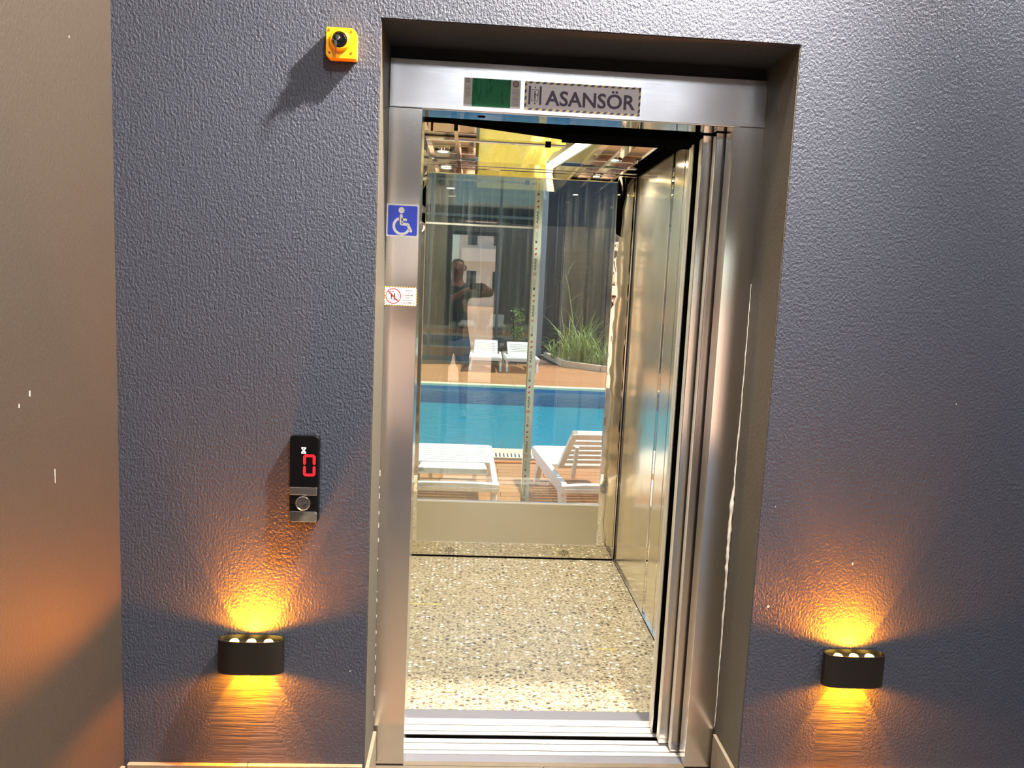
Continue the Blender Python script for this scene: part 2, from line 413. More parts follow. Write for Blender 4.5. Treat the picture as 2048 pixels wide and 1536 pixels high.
# recess sides round the steel frame are finished in a plainer olive grey coat
w = MB(); w.box(OXL-.0, OXL+.0025, YW+.003, .019, 0, OZT); obj('reveal_face', w, 'grey_paint', wall_front)
w = MB(); w.box(OXR-.0025, OXR, YW+.003, .019, 0, OZT); obj('reveal_face', w, 'grey_paint', wall_front)
w = MB(); w.box(OXL+.003, OXR-.003, YW+.003, .019, OZT-.0025, OZT); obj('reveal_face', w, 'dark_wall', wall_front)  # soffit darkened: shade of the recess put into its colour
w = MB(); w.box(OXL, OXR, .021, .06, 2.0, 2.6); obj('recess_back', w, 'shaft_black', wall_front)
# white filler squeezed out along the right jamb
w = MB()
def caulk(pts, side):
    P_, R_ = [], []
    for (a, b_) in zip(pts, pts[1:]):
        n_ = max(4, int(abs(a[1]-b_[1])/.012))
        for i in range(n_):
            f = i/n_; rr = a[2]+(b_[2]-a[2])*f
            P_.append((a[0]+(b_[0]-a[0])*f+random.uniform(-.0009, .0009), -.001+random.uniform(-.001, .001), a[1]+(b_[1]-a[1])*f)); R_.append(rr*random.uniform(.65, 1.2))
    w.tube(P_, R_, 7)
caulk([(.8565, 1.55, .0008), (.8565, 1.12, .0015), (.8545, 1.08, .0022), (.8545, .93, .0026), (.852, .88, .0055), (.851, .72, .005), (.8535, .60, .003), (.8545, .44, .0025), (.8555, .28, .0014), (.8555, .13, .0012)], 1)
obj('caulk', w, 'caulk_white', wall_front, smooth=True)
w = MB()
for i in range(18):
    z = .16+i*.045+random.uniform(0, .03); w.box(-.2292, -.2278-random.uniform(0, .0006), -.0022, .003, z, z+random.uniform(.004, .022))
obj('caulk', w, 'caulk_white', wall_front)
# bare chips in the paint
w = MB()
for (x, z, r) in [(.905, .636, .0036), (.90, .93, .0013), (1.14, .77, .0028), (1.39, 1.24, .0012), (-.275, .42, .0014), (1.0, 1.93, .0012)]:
    k = 7; ph = random.random()*6
    w.prism([(x+r*random.uniform(.6, 1.2)*math.cos(ph+2*PI*j/k), z+r*random.uniform(.8, 1.6)*math.sin(ph+2*PI*j/k)) for j in range(k)], YW-.0009, YW+.001)
obj('paint_chip', w, 'caulk_white', wall_front, kind='stuff')

w = MB(); w.box(XWL-.2, XWL, YB, YW, 0, ZC); wall_left = struct('wall_left', w, 'brown_paint')
w = MB()
for (y, z, a, b_) in [(-.62, 1.24, .002, .006), (-.66, 1.22, .0014, .004), (-.53, 1.04, .001, .016), (-.42, 2.02, .001, .002)]:
    w.box(XWL-.001, XWL+.0008, y-a, y+a, z-b_, z+b_)
obj('paint_chip', w, 'caulk_white', wall_left, kind='stuff')
w = MB(); w.box(XWR, XWR+.2, YB, YW, 0, ZC); struct('wall_right', w, 'lobby_wall')
# wall behind the photographer with the entrance opening
DX0, DX1, DZ = -.80, .42, 2.30
w = MB(); w.box(XWL-.2, DX0, YB-.2, YB, 0, ZC); w.box(DX1, 1.8, YB-.2, YB, 0, ZC); w.box(1.8, 3.2, YB-.2, YB, 2.05, ZC); w.box(3.2, XWR+.2, YB-.2, YB, 0, ZC); w.box(DX0, DX1, YB-.2, YB, DZ, ZC); wall_back = struct('wall_back', w, 'lobby_wall')
w = MB(); t = .05
w.box(DX0, DX0+t, YB-.12, YB-.06, 0, DZ); w.box(DX1-t, DX1, YB-.12, YB-.06, 0, DZ); w.box(DX0+t, DX1-t, YB-.12, YB-.06, DZ-t, DZ)
struct('door_1', w, 'facade_frame')
w = MB(); w.box(1.8, 1.86, YB-.12, YB-.06, 0, 2.05); w.box(3.14, 3.2, YB-.12, YB-.06, 0, 2.05); w.box(1.86, 3.14, YB-.12, YB-.06, 1.99, 2.05); w.box(2.48, 2.53, YB-.12, YB-.06, 0, 1.99)
struct('window_1', w, 'facade_frame')
w = MB(); w.box(XWL-.2, XWR+.2, YB-.2, YW, ZC, ZC+.15); struct('ceiling', w, 'ceiling_paint')
w = MB(); w.box(XWL-.2, XWR+.2, YB-.2, .0, -.12, -.012); floor = struct('floor', w, 'grout')
tile_me = MB().box(-.2985, .2985, -.2985, .2985, -.012, 0, .0015).mesh('tile'); tile_me.materials.append(MATS['floor_tile'])
ORG_F = Vector(floor.location)
for i in range(7):
    for j in range(9):
        o = bpy.data.objects.new('tile', tile_me); C.objects.link(o); o.parent = floor
        o.location = Vector((XWL+.3+.6*i, YW-.3-.6*j, 0))-ORG_F
w = MB(); w.box(OXL+.001, .31, YW+.002, -.005, -.012, 0); obj('threshold_tile', w, 'floor_tile', floor)
w = MB(); w.box(.313, OXR-.001, YW+.002, -.005, -.012, 0); obj('threshold_tile', w, 'floor_tile', floor)
# skirting tiles
w = MB(); x = XWL+.013
while x < OXL-.001:
    x2 = min(x+.33, OXL-.001); w.box(x, x2-.002, YW-.014, YW, 0, .141, .002); x = x2
struct('baseboard_front_left', w, 'skirting_tile')
w = MB(); x = OXR+.001
while x < XWR-.1:
    x2 = min(x+.33, XWR-.01); w.box(x, x2-.002, YW-.014, YW, 0, .141, .002); x = x2
struct('baseboard_front_right', w, 'skirting_tile')
w = MB(); w.box(OXL+.0025, OXL+.0135, YW-.010, -.016, 0, .122, .002); struct('baseboard_reveal_left', w, 'skirting_tile')
w = MB(); w.box(OXR-.0135, OXR-.0025, YW-.010, -.016, 0, .126, .002); struct('baseboard_reveal_right', w, 'skirting_tile')
w = MB(); y = YB
while y < YW-.02:
    y2 = min(y+.33, YW-.016); w.box(XWL, XWL+.012, y, y2-.002, 0, .141, .002); y = y2
struct('baseboard_left', w, 'skirting_tile')

# lift shaft behind the wall
w = MB(); w.box(-.56, -.50, .03, 2.10, -.7, 3.3); struct('wall_shaft_left', w, 'shaft_black')
w = MB(); w.box(1.27, 1.33, .03, 2.10, -.7, 3.3); struct('wall_shaft_right', w, 'shaft_black')
w = MB(); w.box(-.56, 1.33, .03, 2.2, 3.3, 3.5); struct('ceiling_shaft', w, 'shaft_black')
w = MB(); w.box(-.56, 1.33, .03, 2.10, -.76, -.70); struct('floor_shaft', w, 'shaft_black')
w = MB(); w.box(-.50, 1.27, .02, .03, -.7, -.06); w.box(-.50, OXL, .021, .06, -.06, 3.3); w.box(OXR+.38, 1.27, .021, .03, -.06, 3.3)
struct('wall_shaft_front', w, 'shaft_black')
w = MB(); w.box(-.50, 1.27, 2.08, 2.16, -.7, .0); struct('wall_shaft_back', w, 'dark_wall')

# ================================================================== COURTYARD
PY0, PY1 = 6.29, 11.92
WX0, WX1 = -6.0, 8.0
WY = 16.3; WY2 = 19.2; GX = 1.56
w = MB(); w.box(WX0, WX1, 2.17, PY0-.42, -.45, DECK-.03); w.box(WX0, WX1, PY1+.22, WY2, -.45, DECK-.03)
deck = struct('floor_deck', w, 'deck_under')
DO = Vector(deck.location)
def boards(y0, y1, pitch_, gap, xs):
    nb = int((y1-y0)/pitch_); mes = {}
    for i in range(nb):
        ya = y0+i*pitch_
        off = (i % 2)*.5
        cuts = [xs[0]]+[c+off*.9 for c in xs[1:-1]]+[xs[-1]]
        for a, b_ in zip(cuts, cuts[1:]):
            L = round(b_-a-.004, 3)
            if L not in mes:
                mes[L] = MB().box(-L/2, L/2, -(pitch_-gap)/2, (pitch_-gap)/2, -.03, 0, .003).mesh('deck_board'); mes[L].materials.append(MATS['deck_wood'])
            o = bpy.data.objects.new('deck_board', mes[L]); C.objects.link(o); o.parent = deck
            o.location = Vector(((a+b_)/2, ya+pitch_/2, DECK))-DO
boards(2.25, PY0-.46, .145, .008, [-3.5, -1.4, .35, 2.2, 4.5])
boards(PY1+.24, WY-.02, .145, .014, [-3.5, -1.0, .9, 2.9, 5.5])

pool = thing('swimming_pool', 'turquoise swimming pool with pale stone edging beyond the glass lift wall', 'pool', (1, (PY0+PY1)/2, DECK-1.5))
w = MB(); zb, zt = DECK-1.45, DECK-.04
w.box(WX0, WX1, PY0, PY1, zb-.1, zb); w.box(WX0, WX1, PY0-.15, PY0, zb, zt); w.box(WX0, WX1, PY1, PY1+.15, zb, zt)
obj('basin', w, 'pool_tile', pool)
w = MB(); w.add([(WX0, PY0, DECK-.07), (WX1, PY0, DECK-.07), (WX1, PY1, DECK-.07), (WX0, PY1, DECK-.07)], [(0,1,2,3)]); obj('water', w, 'water', pool)
for (ya, yb) in ((PY1-.012, PY1-.001), (PY0+.001, PY0+.012)):
    w = MB(); w.box(WX0, WX1, ya, yb, DECK-.36, DECK-.045); obj('shaded_waterline_tile', w, 'pool_band', pool)  # tile band whose dark blue also carries the shade on the pool wall
cop_n = MB().box(-.2985, .2985, -.11, .11, -.04, .004, .006).mesh('coping_stone'); cop_n.materials.append(MATS['coping_stone'])
for yy in (PY0-.10, PY1+.10):
    for i in range(16):
        o = bpy.data.objects.new('coping_stone', cop_n); C.objects.link(o); o.parent = pool
        o.location = Vector((-3.0+.6*i, yy, DECK))-wloc(pool)
# overflow gutter with its white grating
gr = thing('gutter_grating', 'white slotted gutter grating along the near pool edge', 'grating', (.5, PY0-.33, DECK-.05))
w = MB(); w.box(-3, 5, PY0-.46, PY0-.43, DECK-.05, DECK+.001); w.box(-3, 5, PY0-.235, PY0-.21, DECK-.05, DECK+.001); obj('frame', w, 'coping_stone', gr)
w = MB(); w.box(-3, 5, PY0-.43, PY0-.235, DECK-.06, DECK-.05); obj('channel', w, 'soil', gr)
w = MB()
for i in range(150): w.box(-2.4+i*.042, -2.4+i*.042+.023, PY0-.43, PY0-.235, DECK-.02, DECK+.001)
obj('grating_bar', w, 'grate_white', gr, kind='stuff')
w = MB(); w.tube([(-1.2+.1*i, 5.66+.035*math.sin(i*.35)-.012*i*.4, DECK+.012) for i in range(48)], .011, 8)
tag(obj('garden_hose', w, 'hose_orange', smooth=True), 'thin orange hose lying on the deck beside the gutter grating', 'hose')

# far side: dark glass front, pale post, louvred wall
fc = thing('glass_facade', 'dark reflective glass front behind the far white loungers', 'facade', (-2, WY, DECK))
xs = [-6.0, -4.2, -2.4, -.95, .66, GX]
for a, b_ in zip(xs, xs[1:]):
    w = MB(); w.box(a+.03, b_-.03, WY, WY+.03, DECK+.12, 3.12); obj('pane', w, 'facade_glass', fc)
    w = MB(); w.box(a+.03, b_-.03, WY, WY+.03, 3.18, 5.0); obj('pane', w, 'facade_glass', fc)
for a in xs:
    w = MB(); w.box(a-.03, a+.03, WY-.04, WY+.06, DECK, 5.0); obj('mullion', w, 'facade_frame', fc)
w = MB(); w.box(-6, GX, WY-.03, WY+.05, 3.12, 3.18); obj('transom', w, 'facade_frame', fc)
w = MB(); w.box(-6, GX, WY-.02, WY+.05, DECK, DECK+.12); obj('base_rail', w, 'facade_frame', fc)
w = MB(); w.box(-6, GX, WY+.07, WY+.1, DECK, 5.0); struct('wall_courtyard_left', w, 'shaft_black')
w = MB(); w.box(GX-.2, WX1, WY2, WY2+.2, DECK, 5.6); wall_cr = struct('wall_courtyard_right', w, 'dark_wall')
w = MB()
for i in range(38): z = DECK+.1+i*.075; w.box(2.35, WX1, WY2-.05, WY2, z, z+.052)
obj('louvre_slat', w, 'dark_wall', wall_cr, kind='stuff')
w = MB(); w.box(WX1, WX1+.2, 2.2, WY2, DECK, 3.0); struct('wall_courtyard_side', w, 'dark_wall')
w = MB(); w.box(1.78, 1.99, WY2-.55, WY2-.35, DECK, 5.4, .01); tag(obj('courtyard_post', w, 'pale_post'), 'pale grey square post rising behind the planter grass', 'post')

# planter with grasses
pl = thing('planter', 'low stone planter border in front of the dark louvred wall', 'planter', (3.2, 16.5, DECK))
pts = [(2.08, 18.4), (2.30, 16.0), (3.05, 15.1), (4.6, 14.7), (6.4, 14.6)]
for (a, b_) in zip(pts, pts[1:]):
    w = MB(); w.bar((a[0], a[1], DECK+.07), (b_[0], b_[1], DECK+.07), .10, .14); obj('border', w, 'coping_stone', pl)
w = MB(); w.prism([(2.13, 18.4), (2.37, 16.05), (3.08, 15.18), (4.6, 14.78), (6.4, 14.68), (6.4, WY2-.06), (2.13, WY2-.06)], DECK, DECK+.10, 'z'); obj('soil', w, 'soil', pl)
def blade(w, x, y, z, L, az, lean, wd, droop):
    pts = []; d = Vector((math.cos(az), math.sin(az), 0)); side = Vector((-d.y, d.x, 0))
    k = 6; p = Vector((x, y, z)); ang = PI/2-lean
    for i in range(k+1):
        t = i/k; pts.append((p.copy(), wd*(1-t)**.6*(.55+.45*min(1, t*4))+.0008)); ang -= droop/k*(.4+1.2*t)
        p += (d*math.cos(ang)+Vector((0, 0, math.sin(ang))))*L/k
    vs = []; fs = []
    for q, ww in pts: vs += [q-side*ww, q+Vector((0, 0, 0))+d*ww*.35, q+side*ww]
    for i in range(k):
        a = 3*i; fs += [(a, a+1, a+4, a+3), (a+1, a+2, a+5, a+4)]
    w.add(vs, fs)
def grass(name, label, cx, cy, n_, hmin, hmax, spread, lean, droop, wd, seed):
    random.seed(seed); g = thing(name, label, 'plant', (cx, cy, DECK+.10)); w = MB()
    for i in range(n_):
        blade(w, cx+random.gauss(0, spread), cy+random.gauss(0, spread), DECK+.10, random.uniform(hmin, hmax), random.uniform(0, 2*PI), random.uniform(0, lean), random.uniform(.6, 1.2)*wd, random.uniform(.3, droop))
    obj('blades', w, 'leaf_green', g, kind='stuff'); return g
grass('reed_grass', 'broad clump of arching green reed grass in the planter', 2.72, 16.4, 150, .6, 1.5, .17, .5, 2.2, .014, 1)
grass('reed_grass', 'low bright green grass tuft nearest the right edge of the glass', 3.25, 15.9, 120, .4, .95, .16, .6, 2.0, .014, 2)
grass('reed_grass', 'small weedy tuft at the foot of the pale post', 2.25, 16.9, 60, .3, .8, .10, .7, 2.2, .012, 3)
rs = thing('reed_stalk', 'single tall reed stalk with long drooping leaves above the grass', 'plant', (2.55, 16.3, DECK+.1)); random.seed(9)
w = MB(); w.tube([(2.55, 16.3, DECK+.1), (2.5, 16.3, .8), (2.36, 16.3, 1.55), (2.24, 16.3, 2.0)], [.016, .013, .009, .003], 6); obj('stem', w, 'leaf_green', rs)
for (z, az, L, ln, dr) in [(1.5, PI, .95, .5, 2.4), (1.2, 0, .5, .5, 1.2), (1.75, PI, .6, .9, 1.4), (.9, PI, .9, .5, 2.6), (1.9, .4, .35, .3, .6)]:
    w = MB(); blade(w, 2.55-(z-.1)*.13, 16.3, z, L, az, ln, .022, dr); obj('leaf', w, 'leaf_green', rs)
sh = thing('shrub', 'small leafy shrub standing before the dark glass front', 'shrub', (1.15, 16.02, DECK)); random.seed(4)
w = MB()
for i in range(5): a = i*1.3; w.tube([(1.15, 16.02, DECK), (1.15+.06*math.cos(a), 16.02+.06*math.sin(a), .35), (1.15+0.10*math.cos(a), 16.02+0.10*math.sin(a), .9)], [.012, .009, .004], 5)
obj('stem', w, 'soil', sh); w = MB()
for i in range(170):
    a = random.uniform(0, 2*PI); r = random.uniform(.02, .16); z = random.uniform(.28, 1.0)
    blade(w, 1.15+r*math.cos(a), 16.02+r*math.sin(a), z, random.uniform(.08, .13), random.uniform(0, 2*PI), random.uniform(.3, 1.5), .022, .8)
obj('foliage', w, 'leaf_green', sh, kind='stuff')

# white plastic loungers: local x across, y from the head end (0) to the foot end
def lounger(label, loc, rotz, back_deg, L=1.62, hinge=.66):
    t = local_thing('sun_lounger', label, 'sun lounger', loc, rotz, 'white plastic sun loungers by the pool')
    W_ = .33; zs = .30
    for s_ in (-1, 1):
        w = MB(); prof = [(0.0, zs-.035), (.06, zs-.075), (.5, zs-.085), (L-.5, zs-.085), (L-.06, zs-.07), (L, zs-.02), (L, zs+.012), (L-.06, zs+.024), (.06, zs+.024), (0, zs+.012)]
        w.prism(prof, s_*W_-.022, s_*W_+.022, 'x'); obj('side_rail', w, 'lounger_white', t, bevel=.006)
        for (ya, yb) in ((.16, .05), (L-.34, L-.20)):
            w = MB(); x = s_*(W_-.004)
            top = [(ya-.075, zs-.06), (ya+.075, zs-.06)]; bot = [(yb+.035, 0), (yb-.035, 0)]
            mid = [((ya*.45+yb*.55)+.048, zs*.45), ((ya*.45+yb*.55)-.048, zs*.45)]
            w.prism([top[0], top[1], mid[0], bot[0], bot[1], mid[1]], x-.024, x+.024, 'x'); obj('leg', w, 'lounger_white', t, bevel=.006)
    w = MB(); w.prism([(-W_-.03, zs-.038), (W_+.03, zs-.038), (W_+.03, zs+.018), (W_*.6, zs+.028), (-W_*.6, zs+.028), (-W_-.03, zs+.018)], -.03, .035)
    w.box(-W_-.02, W_+.02, -.036, -.03, zs-.012, zs-.004); obj('head_bar', w, 'lounger_white', t, bevel=.005)
    w = MB(); w.box(-W_, W_, L-.05, L, zs-.05, zs+.02); obj('foot_bar', w, 'lounger_white', t, bevel=.006)
    y = hinge+.03
    while y < L-.10:
        w = MB(); w.box(-W_+.02, W_-.02, y, y+.068, zs+.004, zs+.028, .004); obj('seat_slat', w, 'lounger_white', t); y += .086
    # backrest hinged at y = hinge, rising towards the head end
    a = math.radians(back_deg); d = Vector((0, -math.cos(a), math.sin(a))); nn = Vector((0, math.sin(a), math.cos(a))); o_ = Vector((0, hinge, zs+.014)); bl = hinge-.02; bw = .265
    back = None
    def on(u, v, h): return o_+d*v+Vector((u, 0, 0))+nn*h
    def slab(u0, u1, v0, v1, h0, h1):
        w = MB(); vs = [on(u, v, h) for h in (h0, h1) for (u, v) in ((u0, v0), (u1, v0), (u1, v1), (u0, v1))]
        return w.add(vs, [(0,1,2,3),(7,6,5,4),(0,4,5,1),(1,5,6,2),(2,6,7,3),(3,7,4,0)])
    w = slab(-bw, -bw+.05, 0, bl, -.022, .014); q = slab(bw-.05, bw, 0, bl, -.022, .014); w.add(q.v, q.f)
    q = slab(-bw, bw, bl-.075, bl, -.03, .014); w.add(q.v, q.f); q = slab(-bw, bw, 0, .05, -.02, .014); w.add(q.v, q.f)
    back = obj('backrest', w, 'lounger_white', t, bevel=.005)
    v = .065
    while v < bl-.12:
        w = slab(-bw+.045, bw-.045, v, v+.062, -.004, .012); obj('slat', w, 'lounger_white', back, bevel=.003); v += .088
    if back_deg > 3:
        for s_ in (-1, 1):
            w = MB(); p = on(s_*(bw-.09), bl*.62, -.015); q = Vector((s_*(bw-.09), max(.12, p.y+.10), zs-.03)); w.bar(p, q, .03, .022); obj('prop', w, 'lounger_white', t)
    return t
lounger('white plastic lounger with its back nearly flat, nearest on the left behind glass', (-.065, 3.46, DECK), .01, 9, 1.46)
lounger('white plastic lounger with steeply raised slatted back, nearest on the right', (1.135, 3.52, DECK), .085, 38, 1.48)
lounger('white lounger across the pool, left one of the pair before dark glass', (.42, 15.72, DECK), PI-.02, 24)
lounger('white lounger across the pool, right one of the pair, beside planter', (1.16, 15.74, DECK), PI+.02, 22)

# ================================================================== LIFT: frame, doors, sills
fr = thing('elevator_door_frame', 'brushed steel lift door frame set back in the dark wall', 'door frame', (.315, 0, 0))
w = MB(); w.prism([(-.001, 2.001), (.10, 2.001), (.10, 2.02), (.012, 2.02), (.012, 2.120), (.03, 2.120), (.03, 2.133), (-.001, 2.133)], -.2275, .858, 'x'); obj('header_panel', w, 'header_steel', fr, bevel=.0012)
w = MB(); w.box(-.135, .79, .004, .10, 1.9985, 2.0008); obj('header_underside', w, 'mirror_steel', fr)
w = MB(); w.prism([(-.2285, 0), (-.133, 0), (-.133, .105), (-.145, .105), (-.145, .012), (-.2285, .012)], 0, 2.0, 'z'); obj('jamb', w, 'brushed_steel', fr, bevel=.0012)
w = MB(); w.prism([(.858, 0), (.766, 0), (.766, .060), (.778, .060), (.778, .012), (.858, .012)], 0, 2.0, 'z'); obj('jamb', w, 'brushed_steel', fr, bevel=.0012)
w = MB(); w.disc(-.02, 0, .012, 0); w = MB(); w.lathe([(.011, 1.9972), (.011, 1.9986)], (.035, .055, 0), 'z', 18); obj('cable_hole', w, 'black_metal', fr)

def door_leaf(name, label, x0, x1, y0, y1, z1, mat):
    t = thing(name, label, 'door leaf', ((x0+x1)/2, (y0+y1)/2, 0), 0, 'telescopic lift door leaves slid open')
    w = MB(); w.box(x0, x1, y0, y1, .006, z1, .0015); obj('leaf', w, mat, t)
    w = MB(); w.box(x0-.0015, x0+.004, y0+.004, y1-.004, .01, z1-.01); obj('edge_strip', w, 'aluminium', t)
    return t
door_leaf('landing_door', 'open steel lift door leaf directly beside the right jamb', .742, 1.19, .078, .108, 1.996, 'door_steel')
door_leaf('landing_door', 'open steel lift door leaf next to the black gap', .7135, 1.17, .121, .155, 1.996, 'door_steel')
door_leaf('car_door', 'narrow edge of the cabin door left of the black gap', .706, 1.14, .190, .215, 1.99, 'door_steel')
cdr = bpy.data.objects['car_door']
w = MB(); w.box(.7075, 1.14, .1865, .1895, .004, 1.992); obj('shaft_side_face', w, 'black_metal', cdr)
door_leaf('car_door', 'inner cabin door leaf seen edge-on beside the pebble floor', .712, 1.12, .232, .262, 1.99, 'satin_gold_steel')

def sill(name, label, x0, x1, y0, y1, plate, ridges):
    t = thing(name, label, 'door sill', ((x0+x1)/2, (y0+y1)/2, -.05))
    w = MB(); w.box(x0, x1, y0, y1, -.05, -.0035); obj('body', w, 'black_metal', t)
    w = MB(); w.box(x0, x1, *plate, -.0035, -.001); obj('tread_plate', w, 'sill_dark', t)
    for (a, b_) in ridges:
        w = MB(); w.box(x0, x1, a, b_, -.0035, 0, .0008); obj('ridge', w, 'aluminium', t)
    return t
sill('landing_sill', 'grooved aluminium landing sill in front of the gap', -.1445, .80, .006, .146, (.020, .057), [(.060, .079), (.0845, .118), (.1235, .146)])
sill('car_sill', 'grooved aluminium sill along the pebble cabin floor', -.16, .95, .169, .326, (.270, .325), [(.171, .188), (.193, .2255), (.2305, .268)])
w = MB(); w.box(-.133, .766, -.004, .018, -.012, .0005); tag(obj('threshold_strip', w, 'floor_tile'), 'thin beige mortar strip before the landing sill', 'threshold')

# ================================================================== LIFT: cabin
XL, XR, CY0, CY1, CZ = -.335, .890, .326, 1.907, 2.16
cab = thing('elevator_cabin', 'open lift cabin of polished steel with glass back and pebble floor', 'elevator', ((XL+XR)/2, 1.1, -.05))
w = MB(); w.box(XL, XR, CY0, CY1, -.05, -.0005); obj('cabin_floor', w, 'pebble_floor', cab)
w = MB(); w.box(XL, XR, CY1-.006, CY1, -.0004, .006); obj('floor_gap', w, 'black_metal', cab)
for (xa, xb, ya, rz) in ((-.209, -.062, 1.243, 0), (.618, .705, .813, 0)):
    w = MB(); w.box(xa, xb, ya, ya+.006, -.0005, .0003); obj('floor_tape', w, 'tape_yellow', cab)
# back wall pieces
WXL, WXR, WZ0, WZ1 = -.229, .783, .322, 2.092
w = MB(); w.box(XL, XR, CY1, CY1+.02, .004, .082); kick = obj('kick_plate', w, 'polished_steel', cab)
for cx in (-.040, .602):
    w = MB()
    for r_, nn in enumerate((2, 4, 5, 4, 2)):
        for k in range(nn): w.box(cx+(k-(nn-1)/2)*.0125-.0042, cx+(k-(nn-1)/2)*.0125+.0042, CY1-.0008, CY1+.0005, .036+(r_-2)*.0062-.0013, .036+(r_-2)*.0062+.0013)
    obj('vent_slots', w, 'black_metal', kick)
w = MB(); w.box(WXL, WXR, CY1, CY1+.02, .086, .314); obj('lower_panel', w, 'satin_panel', cab)
w = MB(); w.box(WXL, WXR, CY1-.004, CY1+.02, .314, WZ0); obj('window_rail', w, 'aluminium', cab)
w = MB(); w.box(WXL, WXR, CY1-.002, CY1+.02, .082, .086); obj('panel_trim', w, 'chrome', cab)
def bowed(x0, x1, z0, z1, bow, mat, name, k=18):
    w = MB(); vs = []; fs = []
    for i in range(k+1):
        t = i/k; x = x0+(x1-x0)*t; y = CY1-bow*math.sin(PI*t)
        vs += [(x, y, z0), (x, y, z1)]
    for i in range(k): fs.append((2*i, 2*i+2, 2*i+3, 2*i+1))
    vs += [(x0, CY1+.02, z0), (x0, CY1+.02, z1), (x1, CY1+.02, z0), (x1, CY1+.02, z1)]; b0 = 2*(k+1)
    fs += [(0, 1, b0+1, b0), (2*k, b0+2, b0+3, 2*k+1), (b0, b0+1, b0+3, b0+2), tuple(range(0, 2*k+1, 2))[::-1]+(b0, b0+2), tuple(range(1, 2*k+2, 2))+(b0+3, b0+1)]
    w.add(vs, fs); o = obj(name, w, mat, cab, smooth=True); return o
bowed(WXR+.003, XR-.010, .084, CZ-.04, .0045, 'wavy_steel', 'corner_column')
bowed(XL+.002, WXL-.003, .084, CZ-.04, .004, 'wavy_steel', 'corner_column')
w = MB(); w.box(WXL, WXR, CY1, CY1+.02, WZ1, CZ-.03); obj('head_panel', w, 'polished_steel', cab)
w = MB(); w.box(WXL, WXR, CY1+.004, CY1+.012, WZ0, WZ1); obj('back_window', w, 'cabin_glass', cab)
for x in (WXL-.003, WXR):
    w = MB(); w.box(x, x+.003, CY1-.003, CY1+.015, .084, WZ1); obj('window_edge', w, 'chrome', cab)
w = MB(); w.box(WXL, WXR, CY1-.002, CY1+.01, WZ1-.003, WZ1); obj('window_edge', w, 'profile_gold', cab)
w = MB(); w.box(XL, XR-.008, CY1-.030, CY1, CZ-.030, CZ-.004, .003); w.box(XL, XR-.008, CY1-.018, CY1, CZ-.040, CZ-.031); obj('ceiling_cornice', w, 'chrome', cab)
# corner gap, right wall, left wall
w = MB(); w.box(XR-.009, XR, CY1-.014, CY1+.02, 0, CZ+.02); obj('corner_gap', w, 'black_gloss', cab)
w = MB(); w.box(XR-.0125, XR-.0095, CY1-.0145, CY1-.004, 0, CZ); obj('corner_trim', w, 'chrome', cab)
w = MB(); w.box(XR, XR+.02, 1.185, CY1-.016, .004, CZ+.02); obj('wall_panel', w, 'satin_gold_steel', cab)
w = MB(); w.box(XR+.002, XR+.02, 1.135, 1.185, .004, CZ+.02); obj('mirror_strip', w, 'mirror_steel', cab)
w = MB(); w.box(XR, XR+.02, .975, 1.133, .004, CZ+.02); obj('wall_panel', w, 'satin_gold_steel', cab)
w = MB(); w.box(XR-.0015, XR+.02, .969, .974, .004, CZ+.02); obj('panel_trim', w, 'chrome', cab)
w = MB(); w.box(XR-.0015, XR+.02, 1.1325, 1.1355, .004, CZ+.02); obj('panel_trim', w, 'chrome', cab)
w = MB(); w.box(XR, XR+.02, CY0, .968, .004, CZ+.02); obj('wall_panel', w, 'satin_gold_steel', cab)
w = MB(); w.box(XR-.006, XR, CY0, CY1-.014, -.0004, .010); obj('wall_gap', w, 'black_metal', cab)
w = MB(); w.box(XR-.008, XR, CY0, CY1-.014, .010, .014); obj('wall_trim', w, 'chrome', cab)
w = MB(); w.box(XR-.012, XR, CY0+.1, CY1-.014, CZ-.035, CZ-.005); obj('ceiling_gap', w, 'black_metal', cab)
w = MB(); w.box(XL-.02, XL, CY0, CY1, .004, CZ+.02); obj('wall_panel', w, 'satin_gold_steel', cab)
w = MB(); w.box(XL, -.165, CY0, CY0+.02, 0, CZ); obj('front_return', w, 'satin_gold_steel', cab)
# ceiling with its light panel
w = MB(); w.box(XL, .02, CY0, CY1, CZ, CZ+.02); w.box(.58, XR, CY0, CY1, CZ, CZ+.02); w.box(.02, .58, CY0, .92, CZ, CZ+.02); obj('ceiling_sheet', w, 'polished_steel', cab)
w = MB(); w.box(.0, .60, .9, CY1+.02, CZ+.10, CZ+.12); w.box(0, .02, .9, CY1+.02, CZ+.02, CZ+.10); w.box(.58, .6, .9, CY1+.02, CZ+.02, CZ+.10); w.box(0, .6, CY1, CY1+.02, CZ+.02, CZ+.12); w.box(0, .6, .90, .92, CZ+.02, CZ+.12); obj('light_box', w, 'satin_panel', cab)
def pleat():
    """pleated yellow diffuser: peaks and valleys fan between front and back edge"""
    w = MB(); nx, ny = 16, 14
    vs = []; fs = []
    for j in range(ny+1):
        v_ = j/ny; y = .93+v_*(CY1-.935)
        xa = .035; xb = .50-.115*v_
        for i in range(nx+1):
            u = i/nx; a = abs(((u*4+v_*1.0) % 2)-1); b_ = abs(((u*4-v_*2.0) % 2)-1)
            vs.append((xa+u*(xb-xa), y, CZ-.012+.085*max(a, b_)*min(1, 4*(1-v_), 6*v_)))
    for j in range(ny):
        for i in range(nx): a = j*(nx+1)+i; fs.append((a, a+1, a+nx+2, a+nx+1))
    w.add(vs, fs); return w
obj('light_diffuser', pleat(), 'yellow_diffuser', cab)
w = MB(); w.prism([(.50, .93), (.545, .93), (.425, CY1-.03), (.392, CY1-.03)], CZ-.014, CZ-.002, 'z'); tube_o = obj('light_tube', w, 'tube_glow', cab)
